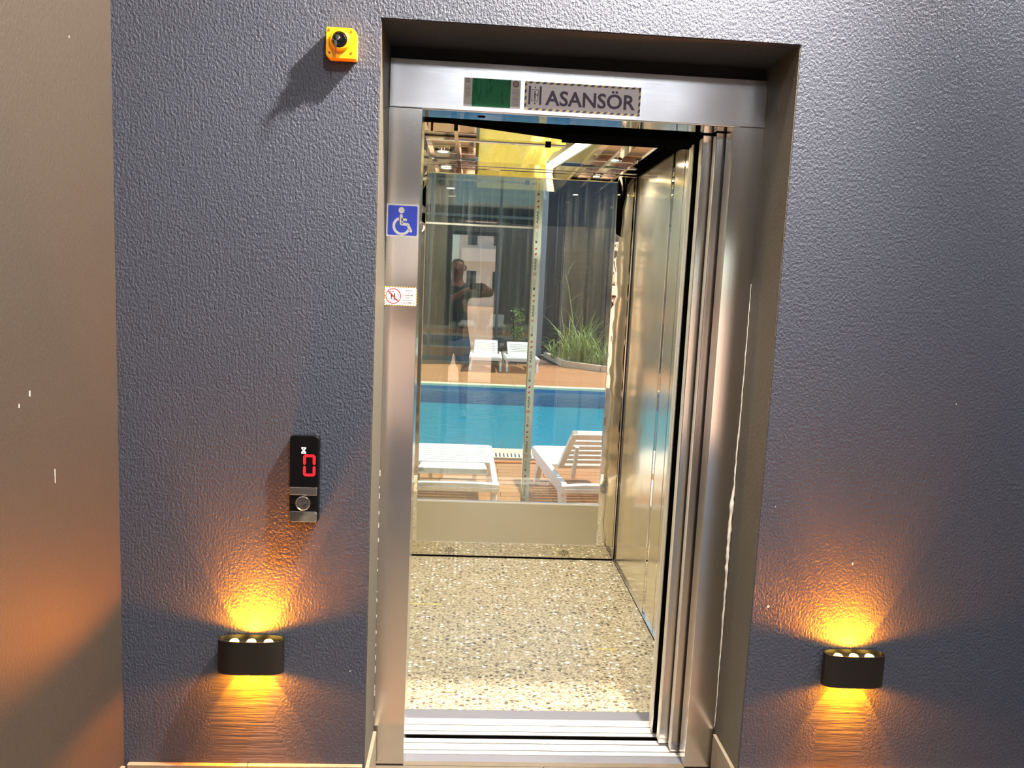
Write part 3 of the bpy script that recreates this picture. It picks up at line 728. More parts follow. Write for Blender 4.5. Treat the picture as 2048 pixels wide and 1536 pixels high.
w = MB(); w.bar((.552, .93, CZ-.006), (.434, CY1-.03, CZ-.006), .012, .03); obj('light_trim', w, 'profile_gold', cab)
for x in (-.203, -.062, .655, .785):
    w = MB(); w.box(x-.008, x+.008, .95, CY1-.03, CZ-.035, CZ); obj('ceiling_bar', w, 'chrome', cab)
w = MB(); w.tube([(XL+.02, 1.27, CZ-.01), (.42, 1.27, CZ-.01)], .010, 10); obj('ceiling_rod', w, 'chrome', cab, smooth=True)
w = MB(); w.tube([(.33, 1.27, CZ-.01), (.355, 1.27, CZ-.01)], .0135, 10); obj('rod_clamp', w, 'black_metal', cab)
for (x, y) in ((-.140, 1.64), (.70, 1.62), (-.140, .75), (.70, .75)):
    w = MB(); w.lathe([(.022, 0), (.043, 0), (.043, -.006), (.030, -.006), (.022, -.002)], (x, y, CZ), 'z', 24); rg = obj('downlight', w, 'chrome', cab, smooth=True)
    w = MB(); w.lathe([(.027, -.0035), (.027, -.0045)], (x, y, CZ), 'z', 24); obj('lens', w, 'warm_lens', rg)
    lamp('cabin_spot', 'SPOT', (x, y, CZ-.012), 50, (1, .94, .84), cab, .02, 150, .6)
# black door operator above the opening
op = thing('door_operator', 'black door operator box under the lift header', 'door gear', (.5, .22, 1.96))
w = MB(); w.box(.30, 1.15, .160, .310, 1.985, 2.25); obj('operator_box', w, 'black_metal', op)
w = MB(); w.box(-.40, .30, .150, .235, 2.010, 2.25); obj('track_cover', w, 'black_metal', op)
w = MB(); w.add([(-.13, .24, 2.016), (.30, .24, 1.992), (.30, .30, 1.992), (-.13, .30, 2.045), (-.13, .24, 2.2), (.30, .24, 2.2), (.30, .30, 2.2), (-.13, .30, 2.2)], [(0,3,2,1),(4,5,6,7),(0,1,5,4),(1,2,6,5),(2,3,7,6),(3,0,4,7)]); obj('cable_tray', w, 'black_metal', op)
w = MB(); w.box(-.122, -.115, .233, .24, 1.985, 2.01); obj('red_clip', w, 'red_cable', op)
w = MB(); w.tube([(-.155, 1.2+.02*math.sin(i), 1.95-.09*i+.0) for i in range(12)], .004, 6)
# shaft glazing, aluminium profile with printed protective tape
sg = thing('shaft_glazing', 'clear glass panes of the lift shaft behind the cabin window', 'glazing', (.3, 2.13, 0))
w = MB(); w.box(-.50, .360, 2.145, 2.153, .0, 1.842); obj('pane', w, 'shaft_glass_green', sg)
w = MB(); w.box(-.50, .360, 2.145, 2.153, 1.852, 3.3); obj('pane', w, 'shaft_glass_green', sg)
w = MB(); w.box(.408, 1.27, 2.145, 2.153, .0, 3.3); obj('pane', w, 'shaft_glass', sg)
w = MB(); w.box(-.50, .360, 2.142, 2.156, 1.842, 1.852); obj('pane_joint', w, 'aluminium', sg)
po = local_thing('aluminium_profile', 'upright shaft profile with printed white protective tape', 'profile', (.386, 2.12, 0))
w = MB(); w.box(-.0205, .0205, -.002, .045, .02, 3.28, .002); obj('extrusion', w, 'aluminium', po)
w = MB(); w.box(-.0245, -.0207, -.004, .045, .02, 3.28); obj('gold_edge', w, 'profile_gold', po)
w = MB(); w.box(-.020, .020, -.0045, -.0022, .02, 2.6); tp = obj('tape', w, 'tape_green', po)
ty = -.0047
for i in range(8):
    z = .262+i*.262
    text('tape_lettering', 'ASAS', 'label_ink', tp, -.0125, -.0015, z+.036, z+.105, ty, True, .03)
    w = MB(); w.ring(-.007, z+.017, .0095, .0118, ty, .0003, PI/4, 2*PI+PI/4, 4); w.stroke([(-.010, z+.012), (-.010, z+.021), (-.004, z+.013), (-.004, z+.022)], .0022, ty, .0003, False); obj('red_logo', w, 'sign_red', tp)
    w = MB()
    for k in range(2): w.disc(-.007, z+.128+k*.030, .0055, ty, .0003, 12)
    for k in range(2): w.box(-.004, .0, ty-.0003, ty, z+.131+k*.03, z+.136+k*.03)
    obj('red_mark', w, 'sign_red', tp)
    w = MB(); w.box(-.013, -.002, ty-.0003, ty, z+.190, z+.204); obj('black_mark', w, 'label_ink', tp)
    w = MB(); w.prism([(-.010, z+.1935), (-.005, z+.197), (-.010, z+.2005)], ty-.0006, ty-.0003); obj('white_arrow', w, 'label_white', tp)
    w = MB()
    for k in range(3): w.box(-.011+k*.004, -.0095+k*.004, ty-.0003, ty, z+.210, z+.252)
    w.box(.001, .0022, ty-.0003, ty, z+.05, z+.10); obj('small_print', w, 'print_grey', tp)

# ================================================================== SIGNS ON THE FRAME
def hazard(parent, x0, x1, z0, z1, bw, y, dark, light, n_long, lean=1):
    """striped border of alternating slanted blocks"""
    A = MB(); B = MB(); st = (x1-x0)/n_long; s_ = bw*.9*lean
    for i in range(n_long):
        for (za, zb) in ((z1-bw, z1), (z0, z0+bw)):
            a = x0+i*st; t = A if i % 2 else B; b_ = min(a+st, x1)
            c0 = lambda q: min(max(q, x0), x1)
            t.prism([(a, za), (b_, za), (c0(b_+s_), zb), (c0(a+s_), zb)], y-.0003, y)
    n_s = max(3, int(round((z1-z0-2*bw)/st))); h = (z1-z0-2*bw)/n_s
    for i in range(n_s):
        for (xa, xb) in ((x0, x0+bw), (x1-bw, x1)):
            a = z0+bw+i*h; t = A if i % 2 == 0 else B; c1 = lambda q: min(q, z1-bw)
            t.prism([(xa, a), (xb, c1(a+s_)), (xb, c1(a+h+s_)), (xa, a+h)], y-.0003, y)
    obj('dark_stripe', A, dark, parent); obj('light_stripe', B, light, parent)
sy = -.0022
sg1 = thing('elevator_sign', 'long white ASANSÖR sign with striped border on the header', 'sign', (.321, 0, 2.0125))
w = MB(); w.box(.154, .488, sy, -.001, 2.0125, 2.0915); obj('plate', w, 'sign_white', sg1)
hazard(sg1, .154, .488, 2.0125, 2.0915, .0058, sy, 'sign_ink', 'sign_yellow', 34)
text('lettering', 'ASANSÖR', 'sign_ink', sg1, .2135, .4735, 2.0275, 2.0785, sy-.0003, False, .022)
w = MB(); w.quad(.1655, .1715, 2.028, 2.079, sy); w.quad(.1965, .2025, 2.028, 2.079, sy)
w.stroke([(.1750, 2.038), (.1930, 2.038), (.1930, 2.069), (.1750, 2.069), (.1750, 2.038)], .0016, sy, .0003)
w.disc(.1835, 2.0635, .0024, sy); w.quad(.1812, .1856, 2.048, 2.0605, sy); w.quad(.1815, .1832, 2.040, 2.049, sy); w.quad(.1838, .1855, 2.040, 2.049, sy); w.stroke([(.1855, 2.057), (.190, 2.053)], .0014, sy); w.quad(.1895, .1915, 2.051, 2.059, sy)
for (z, s_) in ((2.0755, 1), (2.0315, -1)):
    w.prism([(.1815, z), (.1840, z+.003*s_), (.1865, z), (.1840, z-.003)] if s_ > 0 else [(.1815, z), (.1840, z+.003), (.1865, z), (.1840, z-.003)], sy-.0003, sy)
obj('pictogram', w, 'sign_ink', sg1)

st = thing('notice_sticker', 'grey printed notice mostly covered by crinkled green tape', 'sticker', (.0615, 0, 2.013))
w = MB(); w.box(-.0185, .1425, sy, -.001, 2.0135, 2.0915); obj('sheet', w, 'paper', st)
bm_ = MB(); nx, nz = 40, 20; vs = []; fs = []
random.seed(11); cr = [(random.random(), random.uniform(.0, 1), random.uniform(.1, .5), random.uniform(.008, .02)) for _ in range(26)]
for j in range(nz+1):
    for i in range(nx+1):
        u, v_ = i/nx, j/nz; h = 0
        for (cu_, cv, ch, cw) in cr:
            h += .0034*math.exp(-((u-cu_-.06*(v_-cv))/cw)**2)*max(0, 1-abs(v_-cv)/ch)
        vs.append((.005+u*.109, sy-.0009-h, 2.0145+v_*.0765))
for j in range(nz):
    for i in range(nx): a = j*(nx+1)+i; fs.append((a, a+1, a+nx+2, a+nx+1))
bm_.add(vs, fs); b0 = len(bm_.v); obj('green_tape', bm_, 'green_tape', st, smooth=True)
w = MB(); w.ring(-.0075, 2.0835, .0058, .0078, sy, .0003, PI/4, 2*PI+PI/4, 4); w.quad(-.0095, -.0082, 2.080, 2.087, sy); w.quad(-.0068, -.0055, 2.080, 2.087, sy)
w.ring(.1285, 2.0805, .0055, .0088, sy); obj('printed_emblem', w, 'paper_ink', st)
w = MB(); w.disc(.1285, 2.0805, .0054, sy); obj('emblem_centre', w, 'emblem_pink', st)
w = MB(); random.seed(3)
for i in range(9): z = 2.0685-i*.0037; w.quad(-.0155+random.uniform(0, .003), .0015-random.uniform(0, .003), z-.0006, z+.0006, sy)
for i in range(12): z = 2.0665-i*.0040; w.quad(.1175+random.uniform(0, .003), .1395-random.uniform(0, .003), z-.0006, z+.0006, sy)
obj('printed_lines', w, 'print_grey', st)

ac = thing('accessibility_sign', 'blue and white wheelchair symbol sign on the left jamb', 'sign', (-.181, 0, 1.6385))
x0, x1, z0, z1 = -.2275, -.1345, 1.6385, 1.7315
def rrect(x0, x1, z0, z1, r, k=6):
    p = []
    for (cx, cz, a0) in ((x1-r, z1-r, 0), (x0+r, z1-r, PI/2), (x0+r, z0+r, PI), (x1-r, z0+r, 3*PI/2)):
        for j in range(k+1): a = a0+PI/2*j/k; p.append((cx+r*math.cos(a), cz+r*math.sin(a)))
    return p
w = MB(); w.prism(rrect(x0, x1, z0, z1, .002), sy, -.0002); obj('plate', w, 'label_white', ac)
w = MB(); w.prism(rrect(x0+.0045, x1-.0045, z0+.0045, z1-.0045, .004), sy-.0003, sy); obj('blue_field', w, 'sign_blue', ac)
def A(u, v): return (x0+u*(x1-x0), z1-v*(z1-z0))     # u right, v down, 0..1
w = MB(); q = sy-.0003
w.disc(*A(.46, .19), .0088, q); w.stroke([A(.455, .35), A(.465, .60), A(.66, .62), A(.76, .81)], .0086, q); w.stroke([A(.46, .475), A(.60, .475)], .0076, q)
c_ = A(.475, .67); rad = .0225
w.ring(c_[0], c_[1], rad-.0038, rad+.0038, q, .0003, math.radians(112), math.radians(338), 40); obj('wheelchair_symbol', w, 'label_white', ac)

fs_ = thing('fire_warning_label', 'small white do-not-use-in-fire label on the left jamb', 'label', (-.182, 0, 1.4395))
x0, x1, z0, z1 = -.2280, -.1340, 1.4405, 1.4955
w = MB(); w.prism(rrect(x0, x1, z0, z1, .003), sy, -.0002); obj('plate', w, 'label_white', fs_)
hazard(fs_, x0, x1, z0, z1, .0022, sy, 'label_ink', 'label_amber', 24)
cx, cz = x0+.026, (z0+z1)/2
w = MB(); w.ring(cx, cz, .0200, .0227, sy); w.stroke([(cx-.0150, cz+.0150), (cx+.0150, cz-.0150)], .0030, sy-.0004, .0003, False); obj('red_ring', w, 'sign_red', fs_)
w = MB(); w.stroke([(cx-.011, cz-.011), (cx+.011, cz-.011), (cx+.011, cz+.012), (cx-.011, cz+.012), (cx-.011, cz-.011)], .0009, sy)
for dx in (-.005, .0035):
    w.disc(cx+dx, cz+.0065, .0019, sy); w.quad(cx+dx-.0023, cx+dx+.0023, cz-.003, cz+.0045, sy); w.quad(cx+dx-.0018, cx+dx-.0003, cz-.0095, cz-.003, sy); w.quad(cx+dx+.0003, cx+dx+.0018, cz-.0095, cz-.003, sy)
w.stroke([(cx, cz+.012), (cx, cz+.0165)], .0009, sy); w.stroke([(cx, cz-.011), (cx, cz-.0155)], .0009, sy)
for k in range(3): w.stroke([(cx+.013, cz-.006+k*.0055), (cx+.0155, cz-.0045+k*.0055), (cx+.0145, cz-.0025+k*.0055), (cx+.0175, cz-.001+k*.0055)], .0011, sy)
obj('pictogram', w, 'label_ink', fs_)
for k, (tx, wd) in enumerate([('YANGIN', .0115), ('VE', .0036), ('DEPREM', .0120), ('ANINDA', .0115), ('ASANSÖRÜ', .0155), ('KULLANMAYIN', .0205)]):
    zc = z1-.0098-k*.0072; text('lettering', tx, 'label_ink', fs_, x1-.0245-wd, x1-.0245+wd, zc-.0021, zc+(.0021 if 'Ö' not in tx else .0029), sy-.0003, False, .012)

# ================================================================== CALL PANEL, KEY SWITCH
cp = thing('call_panel', 'black lift call panel with red zero display and round button', 'call panel', (-.404, YW, .852))
x0, x1, z0, z1 = -.4435, -.3645, .853, 1.0915; yp = YW-.020
w = MB(); w.prism(rrect(x0, x1, z0, z1, .010), YW-.018, YW); obj('housing', w, 'black_gloss', cp, bevel=.003)
w = MB(); w.prism(rrect(x0+.001, x1-.004, z0+.052, z1-.001, .009), yp, YW-.018); obj('face_glass', w, 'black_gloss', cp, bevel=.001)
H = z1-z0
def V(f): return z1-f*H
w = MB(); w.box(x0+.0008, x1-.0045, yp-.002, YW-.017, V(.683), V(.588), .002); obj('steel_band', w, 'brushed_steel', cp)
w = MB(); w.prism(rrect(x0+.001, x1-.004, z0+.001, V(.868), .007), yp-.001, YW-.017); obj('steel_foot', w, 'chrome', cp, bevel=.002)
# red seven segment nought, standing on the panel face
dx0, dx1, dz0, dz1 = x0+.0365, x0+.0690, V(.462), V(.212); t = .0070; g = .0012
def seg(w, p, q, t):
    d = Vector((q[0]-p[0], q[1]-p[1])); L = d.length; d.normalize(); n_ = Vector((-d.y, d.x)); p = Vector(p); q = Vector(q)
    w.prism([tuple(p), tuple(p+d*t/2+n_*t/2), tuple(q-d*t/2+n_*t/2), tuple(q), tuple(q-d*t/2-n_*t/2), tuple(p+d*t/2-n_*t/2)], yp-.0005, yp)
w = MB(); a, b_, c_, d_ = dx0+t/2, dx1-t/2, dz0+t/2, dz1-t/2; mz = (c_+d_)/2
for (p, q) in (((a+g-.003, d_), (b_-g+.003, d_)), ((a+g-.003, c_), (b_-g+.003, c_)), ((a, d_-g+.003), (a, mz+g)), ((b_, d_-g+.003), (b_, mz+g)), ((a, mz-g), (a, c_+g-.003)), ((b_, mz-g), (b_, c_+g-.003))): seg(w, p, q, t)
obj('display_digit', w, 'red_glow', cp)
w = MB(); hx, hz = x0+.0375, V(.168); s_ = .0063
w.prism([(hx-s_, hz+.0085), (hx+s_, hz+.0085), (hx+s_, hz+.0055), (hx+.002, hz), (hx+s_, hz-.0045), (hx+s_, hz-.0085), (hx-s_, hz-.0085), (hx-s_, hz-.0045), (hx-.002, hz), (hx-s_, hz+.0055)], yp-.0005, yp); ho = obj('direction_icon', w, 'white_glow', cp)
w = MB(); w.disc(hx, hz+.0046, .0019, yp-.0005); w.prism([(hx-.002, hz-.0062), (hx+.002, hz-.0062), (hx, hz-.0028)], yp-.0008, yp-.0005); obj('icon_hole', w, 'black_gloss', cp)
bx, bz = x0+.0375, V(.773)
w = MB(); w.lathe([(.0178, .0), (.0198, -.001), (.0198, -.004), (.0180, -.005), (.0168, -.0035), (.0001, -.0035)], (bx, yp, bz), 'y', 32); bt = obj('call_button', w, 'brushed_steel', cp, smooth=True)
w = MB(); qy = yp-.0036
w.prism([(bx-.0105, bz+.003), (bx-.001, bz+.0105), (bx+.008, bz+.0095), (bx+.003, bz+.0045), (bx-.004, bz+.0035)], qy-.0006, qy); w.prism([(bx-.0075, bz-.012), (bx-.002, bz+.002), (bx+.001, bz+.002), (bx-.002, bz-.012)], qy-.0006, qy); w.disc(bx+.0055, bz-.006, .0022, qy, .0006); obj('button_emblem', w, 'chrome', bt)
w = MB(); w.ring(bx, bz, .0130, .0145, qy, .0003); w.prism([(bx+.001, bz-.004), (bx+.010, bz+.001), (bx+.009, bz-.008), (bx, bz-.011)], qy-.0003, qy); obj('button_dark_print', w, 'black_satin', bt)  # dark ring and slanted dark shape on the button face

ks = thing('key_switch', 'yellow key switch box with a key in it on the wall', 'key switch', (-.323, YW, 2.055))
x0, x1, z0, z1 = -.3615, -.2860, 2.0565, 2.1305; D = .031
prof = [(x0+.008, z0), (x1-.003, z0), (x1, z0+.004), (x1, z1-.010), (x1-.010, z1), (x0+.002, z1), (x0, z1-.002), (x0, z0+.008)]
w = MB(); w.prism(prof, YW-D, YW-.004); obj('box', w, 'yellow_plastic', ks, bevel=.0025)
w = MB(); w.box(x0+.003, x1-.003, YW-.004, YW, z0+.002, z1-.002); obj('back_plate', w, 'black_satin', ks)
cx, cz = -.3262, 2.0985
w = MB(); w.lathe([(.0235, 0), (.0255, -.001), (.0245, -.010), (.0215, -.012), (.0195, -.012), (.0190, -.003)], (cx, YW-D, cz), 'y', 32); obj('collar', w, 'yellow_plastic', ks, smooth=True)
w = MB(); w.lathe([(.0170, 0), (.0170, -.012), (.0150, -.014), (.0001, -.014)], (cx, YW-D, cz), 'y', 28); obj('lock_barrel', w, 'black_gloss', ks, smooth=True)
w = MB(); w.lathe([(.0065, 0), (.0065, -.006), (.0001, -.006)], (cx-.002, YW-D-.014, cz+.003), 'y', 20); obj('key_slot', w, 'chrome', ks, smooth=True)
for (sx, sz) in ((x0+.007, z1-.0075), (x1-.0135, z1-.009), (x1-.0125, z0+.014), (x0+.009, z0+.0125)):
    w = MB(); w.lathe([(.0032, .0002), (.0032, -.0006), (.0001, -.0006)], (sx, YW-D, sz), 'y', 14); obj('screw', w, 'screw_dark', ks)
ky = YW-D-.020
w = MB(); w.box(cx-.0045, cx+.0010, ky-.004, ky+.008, cz+.0015, cz+.0045); k1 = obj('key', w, 'chrome', ks)
w = MB(); w.ring(cx-.0085, cz+.001, .0058, .0078, ky, .0016); obj('key_ring', w, 'chrome', k1)
w = MB(); w.prism([(cx-.0115, cz-.006), (cx-.0035, cz-.008), (cx-.0045, cz-.022), (cx-.0058, cz-.045), (cx-.0075, cz-.045), (cx-.0082, cz-.022)], ky-.003, ky-.0010); obj('hanging_key', w, 'chrome', k1)

# ================================================================== WALL LAMPS
def wall_lamp(label, cx, zb, zt):
    """flattened oval housing open at top and bottom, three lenses each way; lights stay inside"""
    t = thing('wall_lamp', label, 'wall lamp', (cx, YW, zb), 0, 'oval up and down wall lamps')
    hw, dp = .0885, .052; k = 40; yc = YW-dp/2-.002
    def oval(a, b_, z):
        p = []
        for j in range(k):
            an = 2*PI*j/k; c, s_ = math.cos(an), math.sin(an)
            p.append((cx+a*math.copysign(abs(c)**.62, c), yc+b_*math.copysign(abs(s_)**.75, s_), z))
        return p
    w = MB(); vs = oval(hw, dp/2, zb)+oval(hw, dp/2, zt)+oval(hw-.0025, dp/2-.0025, zt)+oval(hw-.0025, dp/2-.0025, zb); fs = []
    for r_ in range(4):
        for j in range(k): fs.append((r_*k+j, r_*k+(j+1) % k, ((r_+1) % 4)*k+(j+1) % k, ((r_+1) % 4)*k+j))
    w.add(vs, fs); obj('housing', w, 'black_satin', t, smooth=True)
    RC = .014
    for (z, s_, nm) in ((zt-RC, 1, 'upper_plate'), (zb+RC, -1, 'lower_plate')):
        w = MB(); o1 = oval(hw-.003, dp/2-.003, z); o2 = oval(hw-.003, dp/2-.003, z-s_*.004)
        w.add(o1+o2, [tuple(range(k)), tuple(range(2*k-1, k-1, -1))]+[(j, (j+1) % k, k+(j+1) % k, k+j) for j in range(k)]); pt = obj(nm, w, 'black_satin', t)
        for i in (-1, 0, 1):
            x = cx+i*.046
            w = MB(); w.lathe([(.0128, 0), (.0128, s_*.004), (.0100, s_*.0085), (.0045, s_*.0108), (.0001, s_*.0112)], (x, yc, z), 'z', 18); obj('lens', w, 'amber_lens', pt, smooth=True)
            col = (1, .24, .004)
            lamp('beam_spot', 'SPOT', (x, yc+.004, z+s_*.0115), 20, col, t, .0035, 56, .12, (0, .06, s_))
            if i == 0: lamp('glow_spot', 'SPOT', (x, yc, z+s_*.0125), 36, col, t, .012, 168, .3, (0, -.1, s_))
    w = MB(); w.box(cx-.05, cx+.05, YW-.004, YW, zb+.01, zt-.01); obj('mounting_plate', w, 'black_satin', t)
    return t
wall_lamp('black oval wall lamp glowing amber up and down, below the call panel', -.5395, .431, .525)
wall_lamp('black oval wall lamp glowing amber up and down, right of the lift', 1.1570, .421, .515)

# ================================================================== LOBBY DOWNLIGHTS
def downlight(label, x, y, power, size=140, col=(1, .93, .84), aim=(0, 0, -1), blend=.5):
    t = thing('ceiling_downlight', label, 'downlight', (x, y, ZC-.01), 0, 'round recessed lobby downlights')
    w = MB(); w.lathe([(.036, 0), (.052, 0), (.052, -.006), (.040, -.008), (.036, -.003)], (x, y, ZC), 'z', 28); obj('trim_ring', w, 'chrome', t, smooth=True)
    w = MB(); w.lathe([(.035, -.003), (.035, -.0045)], (x, y, ZC), 'z', 24); obj('lens', w, 'warm_lens', t)
    lamp('spot', 'SPOT', (x, y, ZC-.015), power, col, t, .04, size, blend, aim); return t
downlight('round ceiling downlight close to the wall above the lift door', .84, YW-.40, 2050, 120, (1, .85, .69), (-1.1, .45, -1.25), 1.0)
downlight('round ceiling downlight one step back from the lift door', .30, YW-1.64, 230)
downlight('round ceiling downlight in the right half of the lobby', 1.85, YW-.5, 460, 140, (1, .92, .82))
downlight('round ceiling downlight in the middle of the lobby behind the photographer', .9, -3.6, 200, 120)

lp = thing('added_fill_panel', 'added unseen light panel on the lobby ceiling, brightening the steel header', 'fill light', (.5, -4.65, ZC-.05))  # unseen panel added to brighten the header and fill the recess
w = MB(); w.box(-.55, 1.85, -5.30, -4.45, ZC-.05, ZC, .004); obj('fill_panel_frame', w, 'white_plastic', lp)
w = MB(); w.box(-.53, 1.83, -5.28, -4.47, ZC-.054, ZC-.05); obj('light_diffuser', w, 'fill_panel_glow', lp)

# ================================================================== PHOTOGRAPHER (seen as a reflection)
def skinned(name, verts, edges, mat, parent, sub=2, root=0):
    me = bpy.data.meshes.new(name); org = wloc(parent)
    me.from_pydata([Vector(v[:3])-org for v in verts], edges, []); o = bpy.data.objects.new(name, me); C.objects.link(o); o.parent = parent; ORG[o.name] = org
    md = o.modifiers.new('skin', 'SKIN'); md.use_smooth_shade = True
    if not me.skin_vertices: 
        bm = bmesh.new(); bm.from_mesh(me); bm.verts.layers.skin.verify(); bm.to_mesh(me); bm.free()
    for i, v in enumerate(verts):
        sv = me.skin_vertices[0].data[i]; r_ = v[3]; sv.radius = (r_ if not isinstance(r_, tuple) else r_[0], r_ if not isinstance(r_, tuple) else r_[1]); sv.use_root = (i == root)
    ss = o.modifiers.new('subd', 'SUBSURF'); ss.levels = sub; ss.render_levels = sub
    me.materials.append(MATS[mat]); return o
PX, PYY = -.15, -2.76
pe = thing('person', 'person in dark shirt and denim shorts holding up a phone, reflected in glass', 'person', (PX, PYY, 0))
V_ = []; E_ = []
def jv(x, y, z, r, prev=None):
    V_.append((x, y, z, r)); i = len(V_)-1
    if prev is not None: E_.append((prev, i))
    return i
pel = jv(PX, PYY, .98, (.15, .11)); ab = jv(PX, PYY+.01, 1.12, (.14, .10), pel); ch = jv(PX, PYY+.01, 1.33, (.165, .115), ab); nb = jv(PX, PYY, 1.47, (.10, .085), ch)
nk = jv(PX+.01, PYY+.02, 1.56, .056, nb); hd0 = jv(PX+.015, PYY+.04, 1.63, (.066, .075), nk); hd1 = jv(PX+.015, PYY+.045, 1.72, (.078, .092), hd0); hd2 = jv(PX+.015, PYY+.035, 1.79, (.055, .066), hd1)
hands = {}
PHZ = 1.507-.0
for s_, sho, elb, wri in ((1, (PX+.195, PYY+.01, 1.45), (PX+.40, PYY+.11, 1.43), (.205, -2.365, 1.485)), (-1, (PX-.195, PYY+.01, 1.45), (PX-.22, PYY+.20, 1.24), (-.035, -2.385, 1.455))):
    a = jv(*sho, .075, nb); b_ = jv(*elb, .048, a); c_ = jv(*wri, .030, b_)
    tgt = Vector((.155 if s_ > 0 else .012, -2.335, 1.50 if s_ > 0 else 1.47)); pw = Vector(wri); pm = jv(*(pw*.35+tgt*.65), (.030, .022), c_)
    hands[s_] = (pm, tgt)
for s_ in (1, -1):
    a = jv(PX+s_*.10, PYY, .90, .098, pel); k_ = jv(PX+s_*.12, PYY+.02, .52, .060, a); an = jv(PX+s_*.13, PYY-.01, .10, .040, k_); he = jv(PX+s_*.135, PYY-.02, .045, .038, an); to = jv(PX+s_*.15, PYY+.17, .03, .030, he)
# fingers wrap the ends of the phone: four in front of its back, thumb behind the screen
def fingers(pm, s_):
    base = Vector(V_[pm][:3])
    if s_ > 0:
        for i, (dz, L) in enumerate(((.026, .86), (.009, 1.0), (-.009, .95), (-.026, .78))):
            a = jv(base.x+.004, base.y+.024, base.z+dz*.9, .0095, pm); b_ = jv(base.x-.004, -2.288, 1.507+dz, .0088, a); jv(base.x-.004-.030*L, -2.2815, 1.507+dz, .0080, b_)
        a = jv(base.x-.010, base.y-.016, base.z+.020, .0115, pm); b_ = jv(base.x-.034, -2.316, 1.507+.030, .0098, a); jv(base.x-.052, -2.3125, 1.507+.034, .0088, b_)
    else:
        for i, (dx, L) in enumerate(((.052, .86), (.036, 1.0), (.020, .95), (.006, .78))):
            a = jv(base.x+dx*.8, base.y+.020, base.z-.004, .0095, pm); b_ = jv(base.x+dx+.010, -2.306, 1.4575, .0088, a); jv(base.x+dx+.020, -2.2975, 1.4575, .0080, b_)
        a = jv(base.x+.016, base.y-.012, base.z+.022, .0115, pm); b_ = jv(base.x+.030, -2.318, 1.484, .0098, a); jv(base.x+.040, -2.3125, 1.498, .0088, b_)
fingers(hands[1][0], 1); fingers(hands[-1][0], -1)
body = skinned('body', V_, E_, 'skin', pe, 2, pel)
# face and hair
w = MB(); w.tube([(PX+.015, PYY+.135, 1.715), (PX+.015, PYY+.155, 1.685), (PX+.015, PYY+.135, 1.675)], [.008, .014, .010], 8); obj('nose', w, 'skin', pe, smooth=True)
for s_ in (-1, 1):
    w = MB(); w.lathe([(.0001, -.004), (.011, -.003), (.011, .003), (.0001, .004)], (PX+.015+s_*.031, PYY+.128, 1.722), 'y', 14, 1, .6); obj('eye', w, 'label_white', pe, smooth=True)
    w = MB(); w.lathe([(.0001, 0), (.005, .0005), (.0001, .001)], (PX+.015+s_*.031, PYY+.1335, 1.722), 'y', 10); obj('iris', w, 'hair', pe)
    w = MB(); w.tube([(PX+.015+s_*.078, PYY+.035, 1.735), (PX+.015+s_*.092, PYY+.025, 1.715), (PX+.015+s_*.080, PYY+.035, 1.672)], [.010, .015, .008], 8); obj('ear', w, 'skin', pe, smooth=True)
w = MB(); w.tube([(PX-.012, PYY+.127, 1.647), (PX+.015, PYY+.132, 1.645), (PX+.042, PYY+.127, 1.647)], [.003, .006, .003], 8); obj('mouth', w, 'sign_red', pe, smooth=True)
skinned('hair', [(PX+.015, PYY+.012, 1.70, (.080, .078)), (PX+.015, PYY+.020, 1.77, (.078, .085)), (PX+.015, PYY+.028, 1.805, (.050, .055))], [(0, 1), (1, 2)], 'hair', pe, 2)
S_ = [(PX, PYY, .82, (.172, .132)), (PX, PYY, .95, (.172, .132)), (PX, PYY+.01, 1.12, (.160, .120)), (PX, PYY+.01, 1.33, (.180, .130)), (PX, PYY, 1.465, (.112, .092)), (PX+.195, PYY+.01, 1.455, .086), (PX+.335, PYY+.075, 1.437, .068), (PX-.195, PYY+.01, 1.455, .086), (PX-.214, PYY+.145, 1.30, .066)]
skinned('shirt', S_, [(0, 1), (1, 2), (2, 3), (3, 4), (4, 5), (5, 6), (4, 7), (7, 8)], 'shirt', pe, 2)
S_ = [(PX, PYY, .98, (.165, .125)), (PX, PYY, .90, (.165, .125)), (PX+.10, PYY, .80, .112), (PX+.118, PYY+.015, .56, .095), (PX-.10, PYY, .80, .112), (PX-.118, PYY+.015, .56, .095)]
skinned('shorts', S_, [(0, 1), (1, 2), (2, 3), (1, 4), (4, 5)], 'denim', pe, 2)
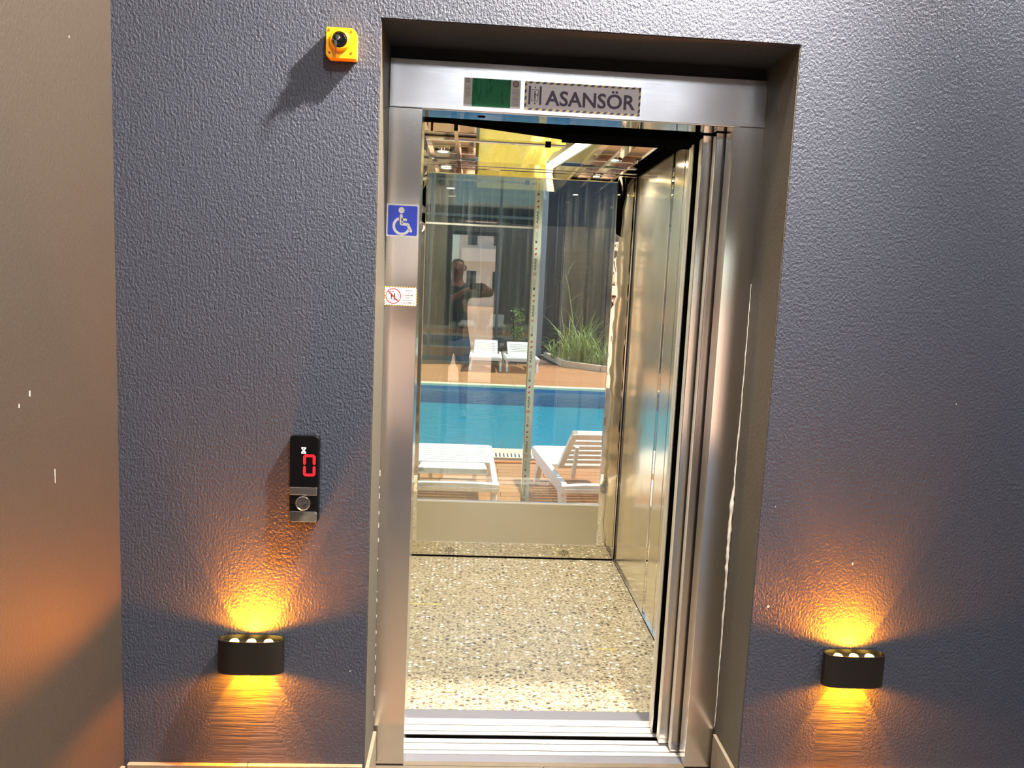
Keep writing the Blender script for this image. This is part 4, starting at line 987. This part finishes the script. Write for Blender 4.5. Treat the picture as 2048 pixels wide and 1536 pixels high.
for s_ in (1, -1):
    skinned('shoe', [(PX+s_*.135, PYY-.05, .050, (.048, .050)), (PX+s_*.140, PYY+.06, .045, (.050, .045)), (PX+s_*.150, PYY+.19, .034, (.045, .034))], [(0, 1), (1, 2)], 'shoe', pe, 2)
ph = thing('smartphone', 'dark smartphone held sideways in both hands, reflected in the glass', 'phone', (.082, -2.297, 1.463))
w = MB(); w.prism(rrect(.008, .160, 1.467, 1.541, .010), -2.3015, -2.2935); obj('phone_body', w, 'phone_back', ph, bevel=.0015)
w = MB(); w.prism(rrect(.0105, .1575, 1.4695, 1.5385, .008), -2.3022, -2.3015); obj('screen', w, 'screen', ph)
w = MB(); w.lathe([(.007, 0), (.007, .0012), (.0001, .0012)], (.0233, -2.2935, 1.5069), 'y', 18); obj('camera_lens', w, 'black_gloss', ph, smooth=True)

# ================================================================== STREET BEHIND THE ENTRANCE
w = MB(); w.box(-40, 40, -90, YB-.2, -.2, -.03); struct('floor_street', w, 'paving')
def building(name, label, x0, x1, y, depth, h, mat, floors, cols):
    t = thing(name, label, 'building', ((x0+x1)/2, y-depth/2, -.03))
    w = MB(); w.box(x0, x1, y-depth, y, -.03, h); obj('facade_wall', w, mat, t)
    fh = h/floors; cw = (x1-x0)/cols
    for f in range(floors):
        for c in range(cols):
            xa = x0+c*cw+cw*.28; xb = xa+cw*.44; za = f*fh+fh*.30; zb = za+fh*.48
            w = MB(); w.box(xa, xb, y, y+.06, za, zb); fo = obj('window', w, 'facade_white', t)
            w = MB(); w.box(xa+.07, xb-.07, y+.06, y+.075, za+.07, zb-.07); obj('pane', w, 'window_glass', fo)
        if f:
            w = MB(); w.box(x0+cw*.1, x1-cw*1.1, y, y+.9, f*fh-.12, f*fh); w.box(x0+cw*.1, x1-cw*1.1, y+.84, y+.9, f*fh, f*fh+.85); obj('balcony', w, mat, t)
    w = MB(); w.box(x0-.2, x1+.2, y-depth-.2, y+.3, h, h+.25); obj('roof', w, 'facade_white', t); return t
building('apartment_building', 'cream apartment block with balconies reflected left in the glass', -14, -2.2, -45, 12, 17, 'facade_cream', 5, 5)
building('apartment_building', 'lower white house reflected beside the photographer', -1, 11, -54, 12, 10.5, 'facade_white', 3, 6)
